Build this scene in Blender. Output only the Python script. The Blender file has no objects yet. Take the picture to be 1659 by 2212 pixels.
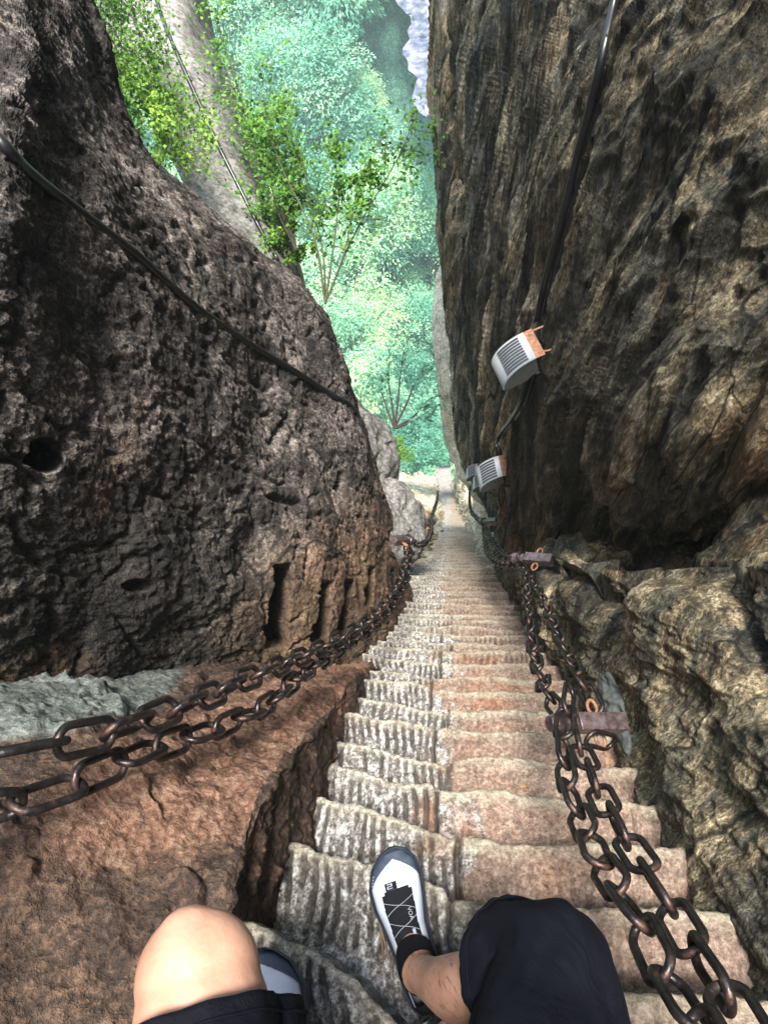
import bpy, math, random
import numpy as np
from mathutils import Vector, Matrix
from mathutils.bvhtree import BVHTree
random.seed(7); rng = np.random.default_rng(7)
S = bpy.context.scene
# ------------------------------------------------------------------ camera
F = 1533.0; W0, H0 = 1659.0, 2212.0; SLOPE = math.radians(57.5)
def un(v): v = np.asarray(v, float); return v/np.linalg.norm(v)
def pray(px, py): return np.array([(px-W0/2)/F, -(py-H0/2)/F, -1.0])
def frame(a, b):
    e3 = un(np.cross(a, b)); return np.stack([a, np.cross(e3, a), e3], 1)
ds = np.array([0, math.cos(SLOPE), -math.sin(SLOPE)])
R = frame(ds, np.array([0, 0, -1.0])) @ frame(un(pray(975, 1085)), un(pray(960, 2065))).T
cd = bpy.data.cameras.new('camera'); cam = bpy.data.objects.new('camera', cd)
S.collection.objects.link(cam); S.camera = cam
cam.matrix_world = Matrix(R.tolist()).to_4x4()
cd.sensor_fit = 'VERTICAL'; cd.sensor_height = 24.0; cd.lens = 24.0*F/H0
cd.clip_start = 0.02; cd.clip_end = 2000
# ------------------------------------------------------------------ light
SUN_EL, SUN_AZ = math.radians(82), math.radians(170)      # azimuth from +Y towards +X
EXPOSURE = 1.85
w = bpy.data.worlds.new('World'); S.world = w; w.use_nodes = True
nt = w.node_tree; bg = nt.nodes['Background']
sk = nt.nodes.new('ShaderNodeTexSky'); sk.sky_type = 'NISHITA'; sk.sun_disc = False
sk.sun_elevation = SUN_EL; sk.sun_rotation = SUN_AZ; sk.air_density = 1.0; sk.dust_density = 3.0
nt.links.new(sk.outputs[0], bg.inputs[0]); bg.inputs[1].default_value = 0.15
sl = bpy.data.lights.new('sun', 'SUN'); sun = bpy.data.objects.new('sun', sl); S.collection.objects.link(sun)
sl.energy = 4.8; sl.angle = math.radians(12); sl.color = (1, 0.95, 0.87)
sd = Vector((math.sin(SUN_AZ)*math.cos(SUN_EL), math.cos(SUN_AZ)*math.cos(SUN_EL), math.sin(SUN_EL)))
sun.rotation_euler = sd.to_track_quat('Z', 'Y').to_euler()
S.view_settings.view_transform = 'Standard'; S.view_settings.look = 'None'
S.view_settings.exposure = EXPOSURE; S.view_settings.gamma = 1
S.cycles.max_bounces = 6; S.cycles.diffuse_bounces = 4; S.cycles.transparent_max_bounces = 8
S.cycles.volume_bounces = 0; S.cycles.use_denoising = True

# ------------------------------------------------------------------ helpers
def P(px, py, z): return R @ (pray(px, py)*z)
def PX(px, py, X):
    r = R @ pray(px, py); return r*(X/r[0])
def PZ(px, py, Z):
    r = R @ pray(px, py); return r*(Z/r[2])
def proj(pts):
    q = np.asarray(pts) @ R
    return W0/2 + F*q[..., 0]/-q[..., 2], H0/2 - F*q[..., 1]/-q[..., 2], -q[..., 2]
_perm = np.random.default_rng(3).permutation(256); _perm = np.concatenate([_perm, _perm]).astype(np.int32)
_g = np.random.default_rng(5).normal(size=(256, 3)); _g = (_g/np.linalg.norm(_g, axis=1, keepdims=True)).astype(np.float32)
def pn(p):
    """gradient noise, about -0.7..0.7"""
    p = np.asarray(p, np.float32); sh = p.shape[:-1]; p = p.reshape(-1, 3)
    i = np.floor(p).astype(np.int32); f = p - i; i &= 255
    u = f*f*f*(f*(f*6-15)+10); out = 0
    for dx in (0, 1):
        wx = u[:, 0] if dx else 1-u[:, 0]
        for dy in (0, 1):
            wy = u[:, 1] if dy else 1-u[:, 1]
            for dz in (0, 1):
                wz = u[:, 2] if dz else 1-u[:, 2]
                h = _perm[_perm[_perm[(i[:, 0]+dx) & 255] + ((i[:, 1]+dy) & 255)] + ((i[:, 2]+dz) & 255)]
                g = _g[h]
                out = out + wx*wy*wz*(g[:, 0]*(f[:, 0]-dx)+g[:, 1]*(f[:, 1]-dy)+g[:, 2]*(f[:, 2]-dz))
    return (out*1.4).reshape(sh)
def fbm(p, f, o=4, g=0.5, ridge=False):
    s = 0; a = 1.0; t = 0
    for k in range(o):
        v = pn(np.asarray(p)*f + 17.3*k)
        if ridge: v = 1-2*np.abs(v)*1.6
        s = s + a*v; t += a; a *= g; f *= 2.03
    return s/t
def worley(p, seed=0):
    """distance to nearest / second nearest cell point"""
    p = np.asarray(p, np.float32); sh = p.shape[:-1]; p = p.reshape(-1, 3)
    i = np.floor(p).astype(np.int32); f = p - i
    d1 = np.full(len(p), 9., np.float32); d2 = d1.copy(); idx = np.zeros(len(p), np.int32)
    for dx in (-1, 0, 1):
        for dy in (-1, 0, 1):
            for dz in (-1, 0, 1):
                h = _perm[_perm[_perm[(i[:, 0]+dx+seed) & 255] + ((i[:, 1]+dy) & 255)] + ((i[:, 2]+dz) & 255)]
                o = _g[h]*0.45+0.5
                d = np.sqrt((dx+o[:, 0]-f[:, 0])**2+(dy+o[:, 1]-f[:, 1])**2+(dz+o[:, 2]-f[:, 2])**2)
                c = d < d1
                d2 = np.where(c, d1, np.minimum(d2, d)); idx = np.where(c, h, idx); d1 = np.where(c, d, d1)
    return d1.reshape(sh), d2.reshape(sh), idx.reshape(sh)
def sst(a, b, x):
    t = np.clip((x-a)/(b-a), 0, 1); return t*t*(3-2*t)
def stretch(p, axis, k):
    """compress coordinates along axis so noise is k times longer that way"""
    axis = un(axis); d = p @ axis
    return p - np.multiply.outer(d*(1-1/k), axis)
def cr(c, n):
    """catmull-rom along axis 0"""
    c = np.asarray(c, float); m = len(c)
    t = np.linspace(0, m-1, n); i = np.minimum(t.astype(int), m-2); f = t-i
    e = np.concatenate([[2*c[0]-c[1]], c, [2*c[-1]-c[-2]]])
    f = f.reshape((-1,)+(1,)*(c.ndim-1))
    a, b, d, g = e[i], e[i+1], e[i+2], e[i+3]
    return 0.5*((2*b)+(-a+d)*f+(2*a-5*b+4*d-g)*f*f+(-a+3*b-3*d+g)*f**3)
def patch(c, nu, nv):
    a = cr(np.asarray(c, float), nu); return np.swapaxes(cr(np.swapaxes(a, 0, 1), nv), 0, 1)
def normals(g):
    n = np.cross(np.gradient(g, axis=1), np.gradient(g, axis=0))
    return n/np.maximum(np.linalg.norm(n, axis=2, keepdims=True), 1e-9)
def link(o, parent=None):
    S.collection.objects.link(o)
    if parent: o.parent = parent
    return o
def tag(o, label=None, cat=None, group=None, kind=None):
    if label: o['label'] = label
    if cat: o['category'] = cat
    if group: o['group'] = group
    if kind: o['kind'] = kind
    return o
def empty(name, label, cat, loc=(0, 0, 0), group=None):
    o = bpy.data.objects.new(name, None); o.location = loc; o.empty_display_size = .05
    return tag(link(o), label, cat, group)
def mesh(name, v, f, mat=None, parent=None, smooth=True, attrs=None):
    """v (n,3), f (m,3|4) arrays, or list of polygons"""
    me = bpy.data.meshes.new(name)
    v = np.asarray(v, np.float32)
    if parent is not None:
        q = parent
        while q is not None: v = v - np.asarray(q.location, np.float32); q = q.parent
    if isinstance(f, np.ndarray):
        k = f.shape[1]
        me.vertices.add(len(v)); me.vertices.foreach_set('co', v.ravel())
        me.loops.add(f.size); me.loops.foreach_set('vertex_index', f.astype(np.int32).ravel())
        me.polygons.add(len(f)); me.polygons.foreach_set('loop_start', np.arange(0, f.size, k, dtype=np.int32))
        me.polygons.foreach_set('loop_total', np.full(len(f), k, np.int32))
        me.update(calc_edges=True)
    else:
        me.from_pydata(v.tolist(), [], f); me.update()
    me.polygons.foreach_set('use_smooth', np.full(len(me.polygons), smooth))
    for an, av in (attrs or {}).items():
        at = me.attributes.new(an, 'FLOAT', 'POINT'); at.data.foreach_set('value', np.asarray(av, np.float32).ravel())
    if mat: me.materials.append(mat)
    o = bpy.data.objects.new(name, me); link(o, parent)
    return o
def gridf(nu, nv, off=0, wrap=False):
    a = np.arange(nu*nv).reshape(nu, nv)
    if wrap:
        b = np.roll(a, -1, axis=1); q = np.stack([a[:-1], a[1:], b[1:], b[:-1]], -1)
    else:
        q = np.stack([a[:-1, :-1], a[1:, :-1], a[1:, 1:], a[:-1, 1:]], -1)
    return q.reshape(-1, 4)+off
def tube(pts, rad, seg=8, cap=True, n=None, sq=(1, 1)):
    """swept tube; rad scalar or per point"""
    pts = np.asarray(pts, float)
    if n: 
        rr = np.full(len(pts), rad) if np.isscalar(rad) else np.asarray(rad, float)
        rad = cr(rr[:, None], n)[:, 0]; pts = cr(pts, n)
    rad = np.full(len(pts), rad) if np.isscalar(rad) else np.asarray(rad)
    T = np.gradient(pts, axis=0); T /= np.linalg.norm(T, axis=1, keepdims=True)+1e-12
    u = np.cross(T[0], [0.13, 0.31, 0.94]); u = un(u); A = []
    for t in T:
        u = un(u - t*(u@t)); A.append(u)
    A = np.array(A); B = np.cross(T, A); th = np.arange(seg)/seg*2*np.pi
    v = pts[:, None]+rad[:, None, None]*(sq[0]*np.cos(th)[None, :, None]*A[:, None]+sq[1]*np.sin(th)[None, :, None]*B[:, None])
    v = v.reshape(-1, 3); f = gridf(len(pts), seg, wrap=True).tolist()
    if cap:
        f.append(list(range(seg))[::-1]); f.append([len(v)-seg+i for i in range(seg)])
    return v, f
def merge(parts):
    V, Fc, o = [], [], 0
    for v, f in parts:
        V.append(np.asarray(v)); Fc += [[i+o for i in q] for q in (f.tolist() if isinstance(f, np.ndarray) else f)]; o += len(v)
    return np.concatenate(V), Fc
def boxmb(c, ax, ay, az, bev=0.0):
    """box centred at c with half-extent vectors, chamfered"""
    c, ax, ay, az = [np.asarray(q, float) for q in (c, ax, ay, az)]
    import bmesh
    bm = bmesh.new(); bmesh.ops.create_cube(bm, size=2)
    if bev: 
        L = [np.linalg.norm(q) for q in (ax, ay, az)]
        for v in bm.verts: v.co = Vector((v.co.x*L[0], v.co.y*L[1], v.co.z*L[2]))
        bmesh.ops.bevel(bm, geom=bm.edges[:], offset=bev, segments=2, profile=.5, affect='EDGES')
        ax, ay, az = un(ax), un(ay), un(az)
    bm.verts.index_update()
    v = np.array([c+ax*q.co.x+ay*q.co.y+az*q.co.z for q in bm.verts]); f = [[q.index for q in p.verts] for p in bm.faces]
    bm.free(); return v, f

# ------------------------------------------------------------------ materials
class NT:
    def __init__(s, name):
        s.m = bpy.data.materials.new(name); s.m.use_nodes = True; s.t = s.m.node_tree
        s.b = s.t.nodes['Principled BSDF']; s.out = s.t.nodes['Material Output']
        s.co = s.t.nodes.new('ShaderNodeNewGeometry').outputs['Position']
    def n(s, k, **kw):
        q = s.t.nodes.new('ShaderNode'+k)
        for a, v in kw.items(): setattr(q, a, v)
        return q
    def l(s, a, b): s.t.links.new(a, b)
    def map(s, rot=(0, 0, 0), sc=(1, 1, 1)):
        q = s.n('Mapping', vector_type='TEXTURE'); s.l(s.co, q.inputs[0])
        q.inputs['Rotation'].default_value = rot; q.inputs['Scale'].default_value = sc
        return q.outputs[0]
    def noise(s, vec, scale, detail=5, rough=.6, dist=0):
        q = s.n('TexNoise'); s.l(vec, q.inputs['Vector'])
        q.inputs['Scale'].default_value = scale; q.inputs['Detail'].default_value = detail
        q.inputs['Roughness'].default_value = rough; q.inputs['Distortion'].default_value = dist
        return q.outputs['Fac']
    def vor(s, vec, scale, feat='F1', out='Distance'):
        q = s.n('TexVoronoi', feature=feat); s.l(vec, q.inputs['Vector']); q.inputs['Scale'].default_value = scale
        return q.outputs[out]
    def ramp(s, fac, stops):
        q = s.n('ValToRGB'); s.l(fac, q.inputs[0]); e = q.color_ramp.elements
        while len(e) < len(stops): e.new(.5)
        for a, (p, c) in zip(e, stops):
            a.position = p; a.color = (c, c, c, 1) if np.isscalar(c) else (*c, 1)
        return q.outputs[0]
    def mix(s, fac, a, b, mode='MIX'):
        q = s.n('Mix', data_type='RGBA', blend_type=mode)
        if np.isscalar(fac): q.inputs[0].default_value = fac
        else: s.l(fac, q.inputs[0])
        for i, v in ((6, a), (7, b)):
            if isinstance(v, tuple): q.inputs[i].default_value = (*v, 1)
            else: s.l(v, q.inputs[i])
        return q.outputs[2]
    def math(s, op, a, b=0.0):
        q = s.n('Math', operation=op)
        for i, v in ((0, a), (1, b)):
            if np.isscalar(v): q.inputs[i].default_value = v
            else: s.l(v, q.inputs[i])
        return q.outputs[0]
    def bump(s, h, dist, strength=1.0, prev=None):
        q = s.n('Bump'); s.l(h, q.inputs['Height']); q.inputs['Distance'].default_value = dist
        q.inputs['Strength'].default_value = strength
        if prev: s.l(prev, q.inputs['Normal'])
        return q.outputs[0]
    def done(s, col, rough=.8, nrm=None, spec=.5, metal=0):
        if isinstance(col, tuple): s.b.inputs['Base Color'].default_value = (*col, 1)
        else: s.l(col, s.b.inputs['Base Color'])
        if np.isscalar(rough): s.b.inputs['Roughness'].default_value = rough
        else: s.l(rough, s.b.inputs['Roughness'])
        s.b.inputs['Specular IOR Level'].default_value = spec; s.b.inputs['Metallic'].default_value = metal
        if nrm: s.l(nrm, s.b.inputs['Normal'])
        return s.m
def rock_mat(name, dark, mid, light, stain=None, rot=(0, 0, 0), sc=(1, 1, 1), grain=70, bump=.012, rough=.8, contrast=1.0, staincut=.55, blotch=None, band=None, warm=None, cracks=None, shade_tint=None):
    a = NT(name); v = a.map(rot, sc); iso = a.map()
    big = a.noise(v, 1.6, 6, .65, .4); med = a.noise(v, 9, 6, .7, .3); fine = a.noise(v, grain, 4, .7)
    k = .16/contrast
    h = a.math('ADD', a.math('MULTIPLY', big, .35), a.math('ADD', a.math('MULTIPLY', med, .35), a.math('MULTIPLY', fine, .3)))
    col = a.ramp(h, [(.5-k*.75, dark), (.5, mid), (.5+k*.8, light)])
    if stain:
        st = a.ramp(a.noise(iso, .9, 5, .65, .5), [(staincut, 0.), (staincut+.14, 1.)])
        col = a.mix(a.math('MULTIPLY', st, .75), col, a.mix(med, tuple(q*.5 for q in stain), tuple(min(1, q*1.5) for q in stain)))
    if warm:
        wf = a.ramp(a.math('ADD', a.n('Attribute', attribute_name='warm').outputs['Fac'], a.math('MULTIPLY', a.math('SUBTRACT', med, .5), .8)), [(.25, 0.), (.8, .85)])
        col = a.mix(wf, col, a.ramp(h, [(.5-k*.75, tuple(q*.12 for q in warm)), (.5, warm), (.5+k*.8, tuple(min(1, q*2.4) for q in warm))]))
    if blotch:   # lichen / mineral patches
        bl = a.ramp(a.math('MULTIPLY', a.noise(v, 4.5, 6, .75, .6), a.noise(iso, 1.3, 3)), [(.28, 0.), (.36, 1.)])
        col = a.mix(a.math('MULTIPLY', bl, .8), col, blotch)
    if shade_tint:     # shade painted into the rock colour where the attribute is set
        mf = a.ramp(a.math('ADD', a.n('Attribute', attribute_name='shade_tint').outputs['Fac'], a.math('MULTIPLY', a.math('SUBTRACT', big, .5), 1.6)), [(.35, 0.), (.7, .72)])
        col = a.mix(mf, col, a.mix(.85, col, shade_tint, 'MULTIPLY'))
    if cracks:   # fine open cracks
        vc = a.map(rot, (1, 1, cracks[1])); q_ = a.n('VectorMath', operation='ADD'); nv_ = a.n('TexNoise'); a.l(vc, nv_.inputs['Vector']); nv_.inputs['Scale'].default_value = 4
        a.l(vc, q_.inputs[0]); sc__ = a.n('VectorMath', operation='SCALE'); a.l(nv_.outputs['Color'], sc__.inputs[0]); sc__.inputs['Scale'].default_value = .35; a.l(sc__.outputs[0], q_.inputs[1])
        ce = a.vor(q_.outputs[0], cracks[0], 'DISTANCE_TO_EDGE'); cm = a.ramp(a.math('ADD', ce, a.math('MULTIPLY', a.noise(iso, 2.5, 3), .06)), [(.034, .12), (.052, 1.)])
        col = a.mix(1., col, cm, 'MULTIPLY')
    if band:     # mineral banding that runs with the strata
        vb = a.map(rot, (1, 1, 14)); b1 = a.noise(vb, band, 5, .7, .25)
        col = a.mix(.85, col, a.ramp(b1, [(.40, (.16, .18, .18)), (.47, (.7, .73, .68)), (.54, (1.2, 1.05, .82)), (.60, (2.1, 1.95, 1.7))]), 'MULTIPLY')
    sp = a.ramp(a.noise(v, grain*2.2, 3, .8), [(.38, .35), (.5, 1.), (.63, 1.8)])
    col = a.mix(.7, col, sp, 'MULTIPLY')
    nb = a.bump(med, bump*1.6, .9); nb = a.bump(fine, bump*.6, 1., nb)
    nb = a.bump(a.noise(v, grain*2.5, 3, .7), bump*.2, 1., nb)
    return a.done(col, rough, nb, .4)
def plain(name, col, rough=.6, metal=0, spec=.5, var=.25, scale=30, bump=0.0, col2=None):
    a = NT(name); nz = a.noise(a.co, scale, 5, .65)
    c2 = col2 or tuple(q*(1-var) for q in col)
    c = a.ramp(nz, [(.35, c2), (.62, col)])
    return a.done(c, rough, a.bump(nz, bump, 1.) if bump else None, spec, metal)
def leaf_mat(name, c1, c2, c3):
    a = NT(name)
    oi = a.n('ObjectInfo').outputs['Random']; nz = a.noise(a.co, .35 if 'far' in name else 3, 4, .6)
    at = a.n('Attribute', attribute_name='tone').outputs['Fac']
    f = a.math('ADD', a.math('MULTIPLY', nz, .45), a.math('ADD', a.math('MULTIPLY', at, .4), a.math('MULTIPLY', oi, .32)))
    c = a.ramp(f, [(.3, c1), (.55, c2), (.8, c3)])
    m = a.done(c, .55, None, .35)
    tr = a.n('BsdfTranslucent'); a.l(c, tr.inputs[0]); ms = a.n('MixShader'); ms.inputs[0].default_value = .45
    a.l(a.b.outputs[0], ms.inputs[1]); a.l(tr.outputs[0], ms.inputs[2]); a.l(ms.outputs[0], a.out.inputs[0])
    return m
TILT = (SLOPE-math.pi/2)
M = {}
M['boulder'] = rock_mat('dark_boulder_rock', (.007, .0065, .007), (.045, .038, .035), (.30, .26, .235), stain=(.22, .12, .06), rot=(.5, .1, 0), sc=(1, 1, 1.6), grain=60, bump=.028, staincut=.60, contrast=1.2, cracks=(1.5, 1.6), shade_tint=(.26, .30, .24), warm=(.15, .09, .055))
M['ledge'] = None
M['cliff'] = rock_mat('banded_cliff_rock', (.015, .015, .012), (.12, .11, .085), (.46, .42, .34), stain=(.34, .20, .09), rot=(.10, 0, 0), sc=(.8, .8, 5.0), grain=60, bump=.028, staincut=.58, blotch=(.34, .33, .31), contrast=1.4, band=4.5, cracks=(3.2, 7), shade_tint=(.22, .21, .15), warm=(.30, .225, .13))
M['lowrock'] = rock_mat('ochre_ledge_rock', (.009, .008, .007), (.080, .070, .050), (.36, .32, .24), stain=(.34, .17, .06), rot=(TILT, 0, 0), sc=(.8, .8, 3.0), grain=60, bump=.028, staincut=.6, contrast=1.5, band=3.5, cracks=(2.6, 4))
M['pale'] = rock_mat('pale_granite', (.13, .105, .070), (.40, .345, .25), (.62, .565, .45), stain=(.55, .34, .17), rot=(.3, 0, 0), sc=(1, 1, 2.5), grain=22, bump=.03, staincut=.56)
M['smooth'] = rock_mat('smooth_grey_granite', (.085, .083, .080), (.175, .17, .162), (.30, .295, .285), rot=(.3, 0, 0), sc=(1, 1, 3), grain=14, bump=.012, contrast=.8)
# left ledge: blue-grey weathered band at the back, rust orange in the middle, brown near with shade painted in
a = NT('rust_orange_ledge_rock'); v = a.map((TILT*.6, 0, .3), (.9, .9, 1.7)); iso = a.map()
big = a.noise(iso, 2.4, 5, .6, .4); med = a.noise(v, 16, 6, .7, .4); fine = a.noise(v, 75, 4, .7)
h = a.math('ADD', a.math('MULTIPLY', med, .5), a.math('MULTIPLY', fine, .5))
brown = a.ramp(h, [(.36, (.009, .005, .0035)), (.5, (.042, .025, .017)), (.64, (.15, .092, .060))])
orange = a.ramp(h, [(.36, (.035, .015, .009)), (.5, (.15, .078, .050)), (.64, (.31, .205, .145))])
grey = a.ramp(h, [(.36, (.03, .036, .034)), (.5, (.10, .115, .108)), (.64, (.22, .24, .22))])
at_o = a.n('Attribute', attribute_name='rust').outputs['Fac']; at_g = a.n('Attribute', attribute_name='grey').outputs['Fac']  # rust holds the stain and the strip painted as lit
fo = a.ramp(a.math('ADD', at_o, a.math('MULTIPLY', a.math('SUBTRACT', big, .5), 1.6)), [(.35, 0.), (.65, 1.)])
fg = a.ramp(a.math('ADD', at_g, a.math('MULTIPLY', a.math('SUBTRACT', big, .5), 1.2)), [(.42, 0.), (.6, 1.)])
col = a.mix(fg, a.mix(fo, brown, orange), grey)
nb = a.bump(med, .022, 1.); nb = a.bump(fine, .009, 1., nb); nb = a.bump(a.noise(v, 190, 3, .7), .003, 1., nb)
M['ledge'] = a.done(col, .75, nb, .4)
# steps
a = NT('chiselled_step_stone'); iso = a.map(); v = a.map((TILT, 0, 0), (1, 1, 1))
sx = a.n('SeparateXYZ'); a.l(a.co, sx.inputs[0])
big = a.noise(iso, 3.2, 5, .65, .5); spk = a.noise(iso, 95, 5, .8); spk2 = a.noise(iso, 38, 4, .7); pit = a.vor(iso, 120)
h = a.math('ADD', a.math('MULTIPLY', spk, .6), a.math('MULTIPLY', spk2, .4))
white = a.ramp(h, [(.36, (.014, .012, .011)), (.46, (.075, .068, .062)), (.53, (.26, .25, .24)), (.61, (.58, .58, .58))])
tan = a.ramp(h, [(.36, (.030, .020, .014)), (.5, (.150, .102, .078)), (.64, (.36, .275, .22))])
rust = a.ramp(h, [(.36, (.035, .014, .008)), (.5, (.17, .075, .042)), (.64, (.34, .20, .12))])
lf = a.math('ADD', a.math('MULTIPLY', sx.outputs[0], -4.0), a.math('MULTIPLY', a.math('SUBTRACT', big, .5), 3.0))
lf = a.ramp(a.math('ADD', lf, .35), [(.3, 0.), (.62, 1.)])
st = a.ramp(a.noise(iso, 2.1, 6, .7, .8), [(.52, 0.), (.66, .9)])
base = a.mix(lf, a.mix(st, tan, rust), white)
edge = a.n('Attribute', attribute_name='edge').outputs['Fac']; gro = a.n('Attribute', attribute_name='groove').outputs['Fac']
ef = a.math('MULTIPLY', edge, a.ramp(big, [(.35, .25), (.6, .85)]))
base = a.mix(ef, base, a.ramp(h, [(.36, (.09, .075, .05)), (.62, (.40, .37, .29))]))
base = a.mix(a.math('MULTIPLY', gro, .85), base, (.022, .016, .012))
nb = a.bump(spk2, .008, 1.); nb = a.bump(spk, .004, 1., nb)
M['step'] = a.done(base, .72, nb, .45)
M['iron'] = plain('dark_forged_iron', (.20, .155, .165), .36, .6, .6, scale=45, bump=.0015, col2=(.07, .045, .042))
a = NT('worn_rusty_chain_iron'); nz = a.noise(a.co, 45, 5, .7)
c = a.ramp(nz, [(.3, (.010, .010, .011)), (.58, (.026, .021, .021)), (.72, (.12, .048, .024))])
en = a.ramp(a.math('ADD', a.n('Attribute', attribute_name='end').outputs['Fac'], a.math('SUBTRACT', nz, .5)), [(.90, 0.), (1.12, .6)])
c = a.mix(en, c, (.075, .036, .027))
M['chain'] = a.done(c, a.ramp(nz, [(.4, .28), (.7, .7)]), a.bump(a.noise(a.co, 160, 3, .6), .001, 1.), .6, .6)
M['rust'] = plain('rusted_steel', (.30, .15, .09), .75, .2, .4, scale=50, bump=.002, col2=(.12, .055, .035))
M['cable'] = plain('black_cable_sheath', (.012, .012, .014), .35, 0, .6, scale=40)
M['mortar'] = plain('grey_mortar', (.12, .135, .13), .85, scale=25, bump=.006, var=.5)
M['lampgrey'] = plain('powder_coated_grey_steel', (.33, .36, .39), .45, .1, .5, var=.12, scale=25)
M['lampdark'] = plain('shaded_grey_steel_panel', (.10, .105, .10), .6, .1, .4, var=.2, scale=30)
M['slot'] = plain('dark_louvre_gap', (.03, .035, .045), .7, 0, .3)
M['bark'] = plain('dark_bark', (.055, .045, .035), .85, scale=12, bump=.004, var=.5)
M['twig'] = plain('green_brown_twig_bark', (.055, .055, .028), .8, scale=20, var=.4)
M['far'] = leaf_mat('far_forest_leaves', (.06, .25, .17), (.24, .54, .37), (.64, .82, .46))
M['near'] = leaf_mat('bright_shrub_leaves', (.035, .10, .015), (.11, .27, .04), (.32, .50, .09))
M['teal'] = leaf_mat('blue_green_bush_leaves', (.03, .12, .09), (.08, .28, .20), (.2, .44, .30))

# ------------------------------------------------------------------ steps (spine in the y-z plane)
H = .83/math.cos(SLOPE); TAN = math.tan(SLOPE); L = .275
CO, SI = math.cos(SLOPE), math.sin(SLOPE)
def spine(s):
    """point along the nose line, s metres along the slope from under the camera; returns y, z, xshift, angle"""
    return s
ds_ = .05; ss = np.arange(-3, 75, ds_)
ang = SLOPE - math.radians(13)*sst(24, 50, ss) + math.radians(4)*sst(8, 22, ss)*0
Yc = np.cumsum(np.cos(ang))*ds_; Zc = -np.cumsum(np.sin(ang))*ds_
i0 = int(3/ds_); Yc -= Yc[i0]; Zc -= Zc[i0]; Zc -= H
Xc = .02*np.sin(ss*.5)*sst(2, 8, ss) - .9*sst(26, 60, ss) + .0*ss
def sp(s): return np.interp(s, ss, Yc), np.interp(s, ss, Zc), np.interp(s, ss, Xc), np.interp(s, ss, ang)
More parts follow.
